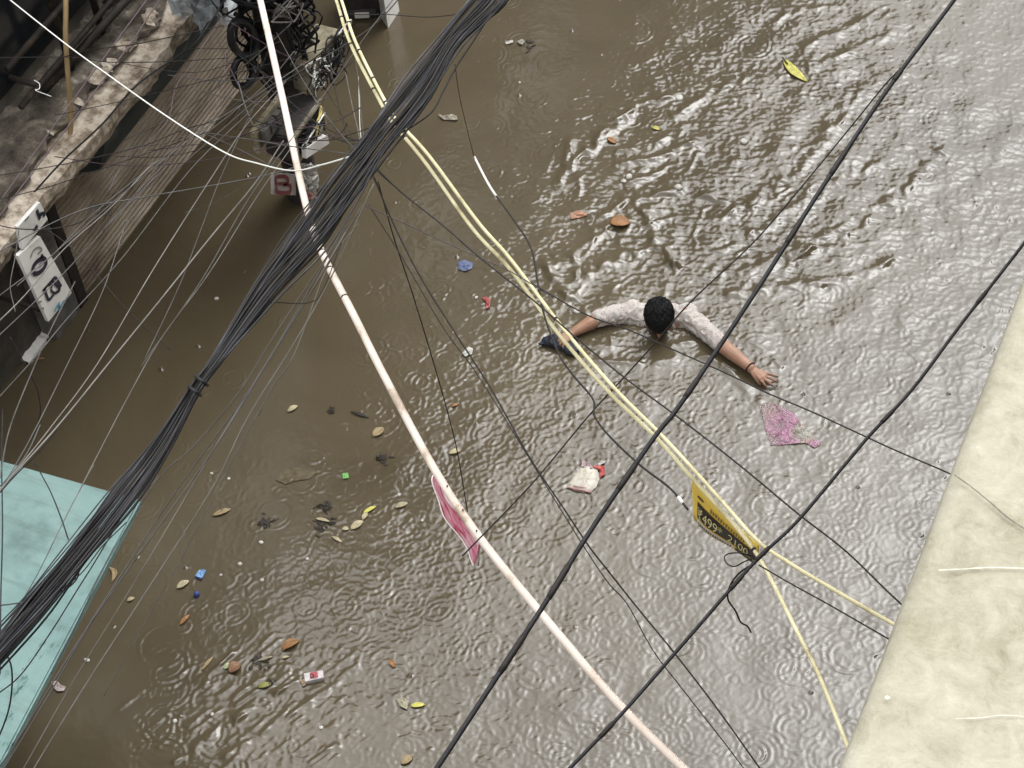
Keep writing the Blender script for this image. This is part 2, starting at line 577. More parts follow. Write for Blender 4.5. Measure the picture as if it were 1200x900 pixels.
tag(tube('pipe', spline(pts, 6), .0125, m_tan, None, 8), 'thin tan pipe hanging down over the broken ledge', 'pipe')

# pillar with the shop sign
m_grey = mottled('dark grey cement', [(0, (.045, .043, .040)), (.5, (.10, .096, .088)), (1, (.17, .165, .15))], 5, bump=.6, bscale=30)
pil = empty('pillar', (FX + .1, 5.0, -1.3), 'dark grey cement pillar carrying the white shop sign', 'pillar')
box('shaft', (FX, 5.06, -1.3), (FX + .10, 5.305, LZ - .145), m_grey, pil, .015)
m_white = mottled('weathered white paint', [(0, (.55, .54, .51)), (.4, (.76, .75, .72)), (1, (.86, .85, .82))], 6, bump=.15, rough=.5)
r6 = random.Random(2)
q0, q1 = PX(50, 381, FX + .02), PX(19, 400, FX + .02)
bm = bmesh.new()
n6 = 9
prev = None
for k in range(n6 + 1):
    y = q0.y + (q1.y - q0.y) * k / n6
    w, h = .030 * r6.uniform(.5, 1.2), .022 * r6.uniform(.6, 1.2)
    rr = [bm.verts.new((FX + .001, y, -.05)), bm.verts.new((FX + .02 + w, y, -.05)), bm.verts.new((FX + .02 + w, y, h)), bm.verts.new((FX + .001, y, h + .008))]
    if prev:
        for i in range(4): bm.faces.new((prev[i], prev[(i + 1) % 4], rr[(i + 1) % 4], rr[i]))
    prev = rr
from_bm('broken_sill', bm, m_white, pil)
m_ink = mat('dark navy sign ink', (.018, .018, .035), .5)
m_blue_ink = mat('pale blue sign ink', (.16, .36, .46), .5)
m_grey_ink = mat('worn grey sign ink', (.25, .25, .24), .6)
sx = FX + .56
A, B_, C_, D_ = PX(22, 300, sx), PX(50, 281, sx), PX(83, 346, sx), PX(58, 377, sx)   # corners of the lower board
sg = empty('shop_sign', (sx, A.y, A.z), 'tall white shop sign with dark navy lettering beside the shutter', 'sign')
def board(name, cs, m, parent, th=.02):
    vs = [c for c in cs] + [c - Vector((th, 0, 0)) for c in cs]
    return from_py(name, vs, [(3, 2, 1, 0), (4, 5, 6, 7), (0, 1, 5, 4), (1, 2, 6, 5), (2, 3, 7, 6), (3, 0, 4, 7)], m, parent)
board('lower_board', [PX(21, 300, sx), PX(47, 277, sx), PX(84, 343, sx), PX(57, 377, sx)], m_white, sg)
board('upper_board', [PX(21, 266, sx), PX(47, 237, sx), PX(56, 257, sx), PX(27, 292, sx)], m_white, sg)
def ink(pts, w, m, parent, x):
    """flat painted stroke on the board"""
    pp = spline([PX(u, v, x) for u, v in pts], 5)
    vs, fs = [], []
    for i, p in enumerate(pp):
        t = (pp[min(i + 1, len(pp) - 1)] - pp[max(0, i - 1)]).normalized()
        s = t.cross(Vector((1, 0, 0))).normalized() * w / 2
        vs += [p + s, p - s]
    for i in range(len(pp) - 1):
        fs.append((2 * i, 2 * i + 1, 2 * i + 3, 2 * i + 2))
    return from_py('lettering', vs, fs, m, parent)
for u, v in [(30, 292), (62, 368)]:
    q = PX(u, v, sx)
    tube('bracket', [Vector((FX + .16, q.y, q.z)), Vector((sx - .021, q.y, q.z))], .012, m_iron, sg, 6)
xk = sx + .004
ink([(43, 246), (47, 257)], .020, m_ink, sg, xk)
ink([(46, 252), (51, 250), (52, 254)], .020, m_ink, sg, xk)
ink([(41, 266), (43, 269)], .034, m_ink, sg, xk)
ink([(29, 259), (34, 254)], .012, m_grey_ink, sg, xk)
ink([(36, 302), (39, 294), (45, 290), (49, 293), (44, 298)], .011, m_grey_ink, sg, xk)
ink([(39, 321), (39, 313), (44, 306), (51, 303), (54, 308), (51, 315), (45, 320), (39, 321)], .026, m_ink, sg, xk)
ink([(48, 303), (50, 298)], .022, m_ink, sg, xk)
ink([(46, 312), (49, 309)], .018, m_ink, sg, xk)
ink([(50, 341), (65, 324)], .015, m_ink, sg, xk)
ink([(52, 338), (57, 351), (63, 345)], .018, m_ink, sg, xk)
ink([(57, 334), (61, 334), (60, 340), (64, 344)], .014, m_ink, sg, xk)
ink([(61, 329), (70, 339), (64, 344)], .017, m_ink, sg, xk)
ink([(65, 325), (72, 336)], .017, m_ink, sg, xk)
ink([(64, 366), (67, 358), (70, 362), (69, 354)], .014, m_blue_ink, sg, xk)
ink([(71, 362), (74, 354), (77, 353)], .014, m_blue_ink, sg, xk)
ink([(44, 355), (49, 353)], .010, m_grey_ink, sg, xk)
ink([(47, 363), (51, 361), (50, 366)], .008, m_grey_ink, sg, xk)

# teal canopy
m_teal = mottled('teal painted concrete', [(0, (.13, .215, .21)), (.5, (.175, .275, .265)), (1, (.215, .315, .30))], 2.5, bump=.25, bscale=60, rough=.7, lo=.25, hi=.75)
def teal_marks():
    m = m_teal
    tc = N(m, 'ShaderNodeTexCoord')
    # algae: dark green speckle along the outer lip
    n = N(m, 'ShaderNodeTexNoise', Scale=16, Detail=8, Roughness=.75)
    mp = N(m, 'ShaderNodeMapping')
    mp.inputs['Scale'].default_value = (1, .45, 1)
    L(m, tc.outputs['Object'], mp.inputs[0])
    L(m, mp.outputs[0], n.inputs['Vector'])
    sx_ = N(m, 'ShaderNodeSeparateXYZ')
    L(m, tc.outputs['Object'], sx_.inputs[0])
    near = N(m, 'ShaderNodeMapRange'); near.inputs['From Min'].default_value = -4.10; near.inputs['From Max'].default_value = -3.80
    L(m, sx_.outputs[0], near.inputs[0])
    yr = N(m, 'ShaderNodeMapRange'); yr.inputs['From Min'].default_value = 3.05; yr.inputs['From Max'].default_value = 2.75
    L(m, sx_.outputs[1], yr.inputs[0])
    mul = N(m, 'ShaderNodeMath', operation='MULTIPLY')
    L(m, near.outputs[0], mul.inputs[0]); L(m, yr.outputs[0], mul.inputs[1])
    th = N(m, 'ShaderNodeMapRange'); th.inputs['From Min'].default_value = .56; th.inputs['From Max'].default_value = .64
    L(m, n.outputs['Fac'], th.inputs[0])
    mul2 = N(m, 'ShaderNodeMath', operation='MULTIPLY')
    L(m, mul.outputs[0], mul2.inputs[0]); L(m, th.outputs[0], mul2.inputs[1])
    mx = N(m, 'ShaderNodeMix', data_type='RGBA')
    mx.inputs['B'].default_value = (.025, .075, .055, 1) if 'B' in mx.inputs else (0, 0, 0, 1)
    old = bsdf(m).inputs['Base Color'].links[0].from_socket
    L(m, mul2.outputs[0], mx.inputs[0])
    L(m, old, mx.inputs[6]); mx.inputs[7].default_value = (.025, .075, .055, 1)
    # grey grime blots
    n3 = N(m, 'ShaderNodeTexNoise', Scale=3.2, Detail=10, Roughness=.7)
    L(m, tc.outputs['Object'], n3.inputs['Vector'])
    t3 = N(m, 'ShaderNodeMapRange'); t3.inputs['From Min'].default_value = .50; t3.inputs['From Max'].default_value = .78
    L(m, n3.outputs['Fac'], t3.inputs[0])
    mx2 = N(m, 'ShaderNodeMix', data_type='RGBA')
    L(m, t3.outputs[0], mx2.inputs[0]); L(m, mx.outputs[2], mx2.inputs[6]); mx2.inputs[7].default_value = (.075, .125, .12, 1)
    # rain-washed runs of dirt heading for the outer edge
    mp4 = N(m, 'ShaderNodeMapping'); mp4.inputs['Scale'].default_value = (.9, 9, 1)
    n4 = N(m, 'ShaderNodeTexNoise', Scale=1.6, Detail=8, Roughness=.65)
    L(m, tc.outputs['Object'], mp4.inputs[0]); L(m, mp4.outputs[0], n4.inputs['Vector'])
    t4 = N(m, 'ShaderNodeMapRange'); t4.inputs['From Min'].default_value = .52; t4.inputs['From Max'].default_value = .85
    L(m, n4.outputs['Fac'], t4.inputs[0])
    mx4 = N(m, 'ShaderNodeMix', data_type='RGBA')
    L(m, t4.outputs[0], mx4.inputs[0]); L(m, mx2.outputs[2], mx4.inputs[6]); mx4.inputs[7].default_value = (.10, .14, .125, 1)
    L(m, mx4.outputs[2], bsdf(m).inputs['Base Color'])
teal_marks()
TZ = 1.3
c0, c1, c2 = P(0, 539, TZ), P(165, 585, TZ), P(0, 897, TZ)
ex = (c2 - c1)
c3 = c1 + ex * 3.2
bx = FX + .0
t0 = c1 + (c0 - c1) * ((c1.x - bx) / (c1.x - c0.x))
t3 = Vector((bx, c3.y, TZ))
tc_ = empty('canopy', (FX, c1.y - 1, TZ), 'flat teal painted concrete canopy stained with algae at the lower left', 'canopy')
def slabpoly(name, cs, z0, z1, m, parent):
    n = len(cs)
    bm = bmesh.new()
    lo = [bm.verts.new((c.x, c.y, z0)) for c in cs]; hi = [bm.verts.new((c.x, c.y, z1)) for c in cs]
    bm.faces.new(hi); bm.faces.new(lo[::-1])
    for i in range(n):
        bm.faces.new((lo[i], lo[(i + 1) % n], hi[(i + 1) % n], hi[i]))
    bmesh.ops.bevel(bm, geom=[e for e in bm.edges], offset=.008, segments=2, affect='EDGES')
    return from_bm(name, bm, m, parent)
slabpoly('slab', [t0, c1, c3, t3], TZ - .045, TZ, m_teal, tc_)
inn = Vector((-.07, 0, 0))
# raised lip along the street edge
d = ex.normalized(); nrm = Vector((-d.y, d.x, 0)); nrm = nrm if nrm.x < 0 else -nrm
0 and slabpoly('drip_lip', [c1 + d * .01 + nrm * .028, c1 + d * .01 + nrm * .004, c3 + nrm * .004, c3 + nrm * .028], TZ + .001, TZ + .022, m_teal, tc_)

# our own building and the parapet in front of the lens
m_par = mat('mildewed cream concrete', rough=.85, spec=.25)
def par_mat():
    m = m_par
    tc = N(m, 'ShaderNodeTexCoord')
    n1 = N(m, 'ShaderNodeTexNoise', Scale=48, Detail=10, Roughness=.72, Distortion=.6)
    n2 = N(m, 'ShaderNodeTexNoise', Scale=7, Detail=5, Roughness=.6)
    n3 = N(m, 'ShaderNodeTexNoise', Scale=170, Detail=6, Roughness=.7, Distortion=.8)
    for n in (n1, n2, n3): L(m, tc.outputs['Object'], n.inputs['Vector'])
    n4 = N(m, 'ShaderNodeTexNoise', Scale=180, Detail=6, Roughness=.7)
    L(m, tc.outputs['Object'], n4.inputs['Vector'])
    a = N(m, 'ShaderNodeMath', operation='MULTIPLY_ADD'); a.inputs[1].default_value = .55
    b = N(m, 'ShaderNodeMath', operation='MULTIPLY_ADD'); b.inputs[1].default_value = .30
    c = N(m, 'ShaderNodeMath', operation='MULTIPLY'); c.inputs[1].default_value = .15
    L(m, n3.outputs['Fac'], c.inputs[0])
    L(m, n2.outputs['Fac'], b.inputs[0]); L(m, c.outputs[0], b.inputs[2])
    L(m, n1.outputs['Fac'], a.inputs[0]); L(m, b.outputs[0], a.inputs[2])
    r = ramp(m, [(.34, (.165, .152, .102)), (.43, (.230, .216, .161)), (.50, (.270, .256, .196)), (.58, (.305, .291, .230)), (.68, (.39, .374, .31))])
    L(m, a.outputs[0], r.inputs[0])
    n5 = N(m, 'ShaderNodeTexNoise', Scale=9, Detail=9, Roughness=.7, Distortion=.8)
    L(m, tc.outputs['Object'], n5.inputs['Vector'])
    t5 = N(m, 'ShaderNodeMapRange'); t5.inputs['From Min'].default_value = .55; t5.inputs['From Max'].default_value = .72
    t5.inputs['To Max'].default_value = .28
    L(m, n5.outputs['Fac'], t5.inputs[0])
    mx5 = N(m, 'ShaderNodeMix', data_type='RGBA')
    L(m, t5.outputs[0], mx5.inputs[0]); L(m, r.outputs[0], mx5.inputs[6]); mx5.inputs[7].default_value = (.15, .135, .075, 1)
    v5 = N(m, 'ShaderNodeTexVoronoi', Scale=42, feature='DISTANCE_TO_EDGE')
    w5 = N(m, 'ShaderNodeVectorMath', operation='MULTIPLY_ADD'); w5.inputs[1].default_value = (.05, .05, .05)
    L(m, n1.outputs['Color'], w5.inputs[0]); L(m, tc.outputs['Object'], w5.inputs[2]); L(m, w5.outputs[0], v5.inputs['Vector'])
    t6 = N(m, 'ShaderNodeMapRange'); t6.inputs['From Min'].default_value = .07; t6.inputs['From Max'].default_value = 0.0; t6.inputs['To Max'].default_value = .16
    L(m, v5.outputs['Distance'], t6.inputs[0])
    g6 = N(m, 'ShaderNodeMath', operation='MULTIPLY'); L(m, t6.outputs[0], g6.inputs[0]); L(m, n2.outputs['Fac'], g6.inputs[1])
    mx6 = N(m, 'ShaderNodeMix', data_type='RGBA')
    L(m, g6.outputs[0], mx6.inputs[0]); L(m, mx5.outputs[2], mx6.inputs[6]); mx6.inputs[7].default_value = (.50, .48, .40, 1)
    L(m, mx6.outputs[2], bsdf(m).inputs['Base Color'])
    bp = N(m, 'ShaderNodeBump', Strength=.35, Distance=.002)
    L(m, n4.outputs['Fac'], bp.inputs['Height'])
    L(m, bp.outputs[0], bsdf(m).inputs['Normal'])
par_mat()
PZ = CAM_H - .9
own = empty('balcony_building', (1.0, 5, -1.3), 'cream building on the near side with the mildewed concrete parapet', 'building')
e0, e1 = P(1200, 320, PZ), P(980, 900, PZ)
ed = (e1 - e0).normalized()
def edge_at(y):
    return e0.x + (y - e0.y) * ed.x / ed.y
bm = bmesh.new()
rows = []
NPY = 160
r9 = random.Random(4)
jj = 0.0
for i in range(NPY + 1):
    y = -2.5 + 9.0 * i / NPY
    jj = jj * .8 + r9.uniform(-.0006, .0006)
    x0 = edge_at(y) + jj
    ring = [(x0 + .012, PZ - .42), (x0 + .001, PZ - .05), (x0 + .0005, PZ - .012), (x0 + .003, PZ - .004), (x0 + .010, PZ - .0005), (x0 + .03, PZ), (x0 + .20, PZ + .002), (x0 + .235, PZ - .004), (x0 + .24, PZ - .42)]
    rows.append([bm.verts.new((x, y, z)) for x, z in ring])
for a, b in zip(rows[:-1], rows[1:]):
    for k in range(len(a) - 1):
        bm.faces.new((a[k], a[k + 1], b[k + 1], b[k]))
bm.faces.new(rows[0]); bm.faces.new(rows[-1][::-1])
par = from_bm('parapet', bm, m_par, own, True)
own['structure_note'] = 0
del own['structure_note']
box('wall', (edge_at(2) + .06, -2.5, -1.3), (6, 14, PZ - .42), m_plaster2, own)
for y in (1.2, 3.6, 6.0, 8.4, 10.8):
    for z in (.6, 3.8):
        box('window', (edge_at(2) + .03, y - .6, z), (edge_at(2) + .058, y + .6, z + 1.4), m_iron, own)
# hairline cracks and scratches in the coping, built as shallow ridges
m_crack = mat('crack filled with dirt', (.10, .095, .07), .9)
m_scr = mat('pale lime scratch', (.39, .376, .318), .9)
def onpar(u, v): return P(u, v, PZ + .0022)
def flatline(name, pts, w, m, parent):
    pp = spline([onpar(*q) for q in pts], 6)
    vs, fs = [], []
    for i, p in enumerate(pp):
        t = (pp[min(i + 1, len(pp) - 1)] - pp[max(0, i - 1)]).normalized()
        s = Vector((-t.y, t.x, 0)) * w * (.6 + .8 * random.random()) / 2
        vs += [p + s, p - s]
    fs = [(2 * i, 2 * i + 1, 2 * i + 3, 2 * i + 2) for i in range(len(pp) - 1)]
    return from_py(name, vs, fs, m, parent)
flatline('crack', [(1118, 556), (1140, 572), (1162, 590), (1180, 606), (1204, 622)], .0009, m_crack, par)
flatline('scratch', [(1100, 668), (1125, 667), (1160, 665), (1204, 666)], .0008, m_scr, par)
flatline('scratch', [(1120, 842), (1150, 841), (1175, 838), (1204, 840)], .0005, m_scr, par)
for u, v, w in [(1040, 817, .0018)]:
    o = flatline('lime_fleck', [(u - 3, v), (u + 3, v + .4)], w, m_scr, par)
# ------------------------------------------------------------------ overhead cables
m_blk = mottled('black cable sheath', [(0, (.007, .007, .008)), (1, (.020, .020, .023))], 30, bump=.2, rough=.55, spec=.25)
m_dark = mat('dark wire', (.016, .014, .013), .6, 0, .25)
m_gry = mottled('grey weathered wire', [(0, (.035, .035, .035)), (1, (.11, .105, .10))], 9, bump=0, rough=.45)
m_lgt = mottled('pale grey wire', [(0, (.07, .066, .06)), (1, (.21, .20, .18))], 7, bump=0, rough=.4)
m_wht = mat('white wire', (.62, .62, .58), .4)
m_pur = mat('dark purple wire', (.055, .030, .038), .45)
m_blu = mottled('slate blue black cable', [(0, (.007, .0075, .010)), (.6, (.015, .016, .021)), (1, (.07, .074, .09))], 6, bump=0, rough=.42, spec=.3)
m_rope = mottled('cream yellow rope', [(0, (.30, .26, .14)), (.35, (.54, .49, .29)), (1, (.68, .64, .43))], 16, bump=.3, bscale=300, dist=.002, rough=.6)
m_pink = mottled('pale pink pvc', [(0, (.36, .29, .22)), (.25, (.58, .49, .42)), (1, (.67, .60, .54))], 9, bump=.1, rough=.5, lo=.36)

def prj(pts, z0, z1, sag=.0):
    n = len(pts) - 1
    return [P(u, v, z0 + (z1 - z0) * i / n - sag * 4 * (i / n) * (1 - i / n)) for i, (u, v) in enumerate(pts)]

def wire(name, pts, z0, z1, wpx, m, label, cat='wire', group=None, sides=6, n=7, parent=None, sag=0.0, jit=0.0):
    dpt = (CAM_H - (z0 + z1) / 2) / .775
    r = max(wpx, 1.0) * dpt / FOC / 2
    path = spline(prj(pts, z0, z1, sag), n)
    # lines that leave the view run on well past it
    for end in (0, -1):
        u, v = pts[end]
        if u < 0 or u > 1200 or v < 0 or v > 900:
            a, b = (path[0], path[2]) if end == 0 else (path[-1], path[-3])
            d_ = (a - b).normalized() * .5
            ext = [a + d_ * k for k in range(1, 5)]
            path = ext[::-1] + path if end == 0 else path + ext
    if jit:
        rr = random.Random(len(label or 'x') + int(pts[0][0]))
        path = [p + Vector((rr.uniform(-jit, jit), rr.uniform(-jit, jit), rr.uniform(-jit, jit))) for p in path]
    o = tube(name, path, r, m, parent, sides)
    if parent is None:
        tag(o, label, cat, group)
    return o

def ring(name, p, t, r, w, m, parent):
    """short band round a cable at p"""
    t = t.normalized()
    return tube(name, [p - t * w / 2, p - t * w * .3, p + t * w * .3, p + t * w / 2], [r * .9, r, r, r * .9], m, parent, 8)

# two thick black street cables
K1 = [(1152, -50), (1118, 0), (1040, 105), (960, 225), (890, 335), (800, 470), (765, 515), (690, 625), (640, 705), (570, 812), (512, 900), (478, 950)]
k1 = wire('street_cable', K1, 5.3, 5.3, 5.8, m_blk, 'thickest black cable crossing the whole view over the wading man', 'cable', 'thick black street cables', 8)
pk = spline(prj(K1, 5.3, 5.3), 7)
for q in (13, 19, 24, 34, 45, 54, 60):
    ring('tape_band', pk[q], pk[q + 1] - pk[q - 1], .0055, random.uniform(.03, .08), m_dark, k1)
K2 = [(1240, 228), (1200, 285), (1130, 375), (1070, 455), (1015, 515), (935, 610), (885, 658), (800, 755), (730, 835), (668, 900), (635, 934)]
k2 = wire('street_cable', K2, 5.6, 5.6, 4.0, m_blk, 'slimmer black cable running over the yellow banner and past the parapet', 'cable', 'thick black street cables', 8)
pk = spline(prj(K2, 5.6, 5.6), 7)
for q in (12, 25, 41, 44, 58):
    ring('tape_band', pk[q], pk[q + 1] - pk[q - 1], .0037, .03, m_dark, k2)

# pale pink conduit
CP = [(293, -45), (305, 0), (330, 110), (358, 238), (377, 295), (415, 370), (450, 440), (508, 548), (562, 630), (645, 732), (725, 825), (802, 902), (830, 930)]
cond = wire('conduit', CP, 4.2, 4.2, 9.4, m_pink, 'long pale pink conduit swooping from the pole to the bottom edge', 'conduit', None, 10)
pc = spline(prj(CP, 4.2, 4.2), 7)
for q in (24, 27, 28, 30, 33):
    ring('tie', pc[q], pc[q + 1] - pc[q - 1], .0108, .006, m_blk, cond)

# two cream yellow ropes
S1 = [(384, -40), (400, 0), (417, 50), (452, 120), (466, 142), (503, 183), (560, 260), (600, 306), (660, 385), (720, 455), (775, 510), (814, 552), (850, 592), (888, 634), (925, 660), (975, 690), (1041, 728), (1078, 748)]
S2 = [(378, -40), (394, 0), (411, 52), (447, 122), (461, 145), (498, 190), (554, 268), (599, 317), (655, 392), (714, 460), (769, 513), (808, 557), (840, 592), (868, 624), (886, 648), (905, 682), (930, 732), (960, 792), (990, 866), (1012, 922)]
r1 = wire('rope', S1, 4.62, 4.62, 4.6, m_rope, 'upper cream yellow rope bending off to the parapet at the right', 'rope', 'cream yellow ropes', 8)
r2 = wire('rope', S2, 4.60, 4.60, 4.8, m_rope, 'lower cream yellow rope dropping steeply past the yellow banner', 'rope', 'cream yellow ropes', 8)
p1, p2 = spline(prj(S1, 4.62, 4.62), 7), spline(prj(S2, 4.6, 4.6), 7)
for q in (11, 15, 18, 21, 24, 26, 29, 55):
    ring('tie', p1[q], p1[q + 1] - p1[q - 1], .0054, .006, m_blk, r1)
for q in (10, 14, 19, 22, 25, 28, 31, 97):
    ring('tie', p2[q], p2[q + 1] - p2[q - 1], .0056, .006, m_blk, r2)

# the great bundle of black wires
BC = [(600, -45, 20), (575, -5, 22), (530, 45, 15), (490, 103, 22), (440, 168, 20), (402, 220, 23), (362, 275, 25), (312, 335, 17), (255, 418, 9), (228, 455, 8), (187, 522, 15), (142, 582, 19), (92, 645, 19), (45, 705, 19), (0, 757, 19), (-50, 815, 20)]
BC = [(u, v, hw * (.74 if v < 400 else .62)) for u, v, hw in BC]
bun = empty('wire_bundle', P(362, 275, 5.0), 'thick sheaf of bundled black wires slanting across the left side', 'wire bundle')
rb = random.Random(5)
for k in range(44):
    off0 = rb.uniform(-1, 1)
    z_ = 5.0 + rb.uniform(-.05, .05)
    pts = []
    drift = off0
    stray = rb.choice([.8, .85, .9, 1.0, 1.25, 1.6])
    for i, (u, v, hw) in enumerate(BC):
        drift = max(-1, min(1, drift + rb.uniform(-.28, .28)))
        nx, ny = .80, .60
        pts.append((u + nx * hw * drift * stray, v + ny * hw * drift * stray))
    wire('strand', pts, z_, z_ + rb.uniform(-.04, .04), rb.choice([1.6, 1.9, 2.2, 2.6, 3.2]), rb.choice([m_blu, m_blu, m_blu, m_dark, m_dark, m_blk, m_blk]), None, parent=bun, n=6, sides=5)
for (u, v, hw) in [(236, 446, 9), (228, 458, 9)]:
    c = P(u, v, 5.0)
    pp = []
    for a in range(13):
        w = a / 12 * 2 * math.pi
        pp.append(P(u + .8 * hw * 1.02 * math.cos(w), v + .6 * hw * 1.02 * math.cos(w), 5.0 + .075 * math.sin(w)) + Vector((0, 0, 0)))
    tube('wrap', pp, .0035, m_blk, bun, 5)

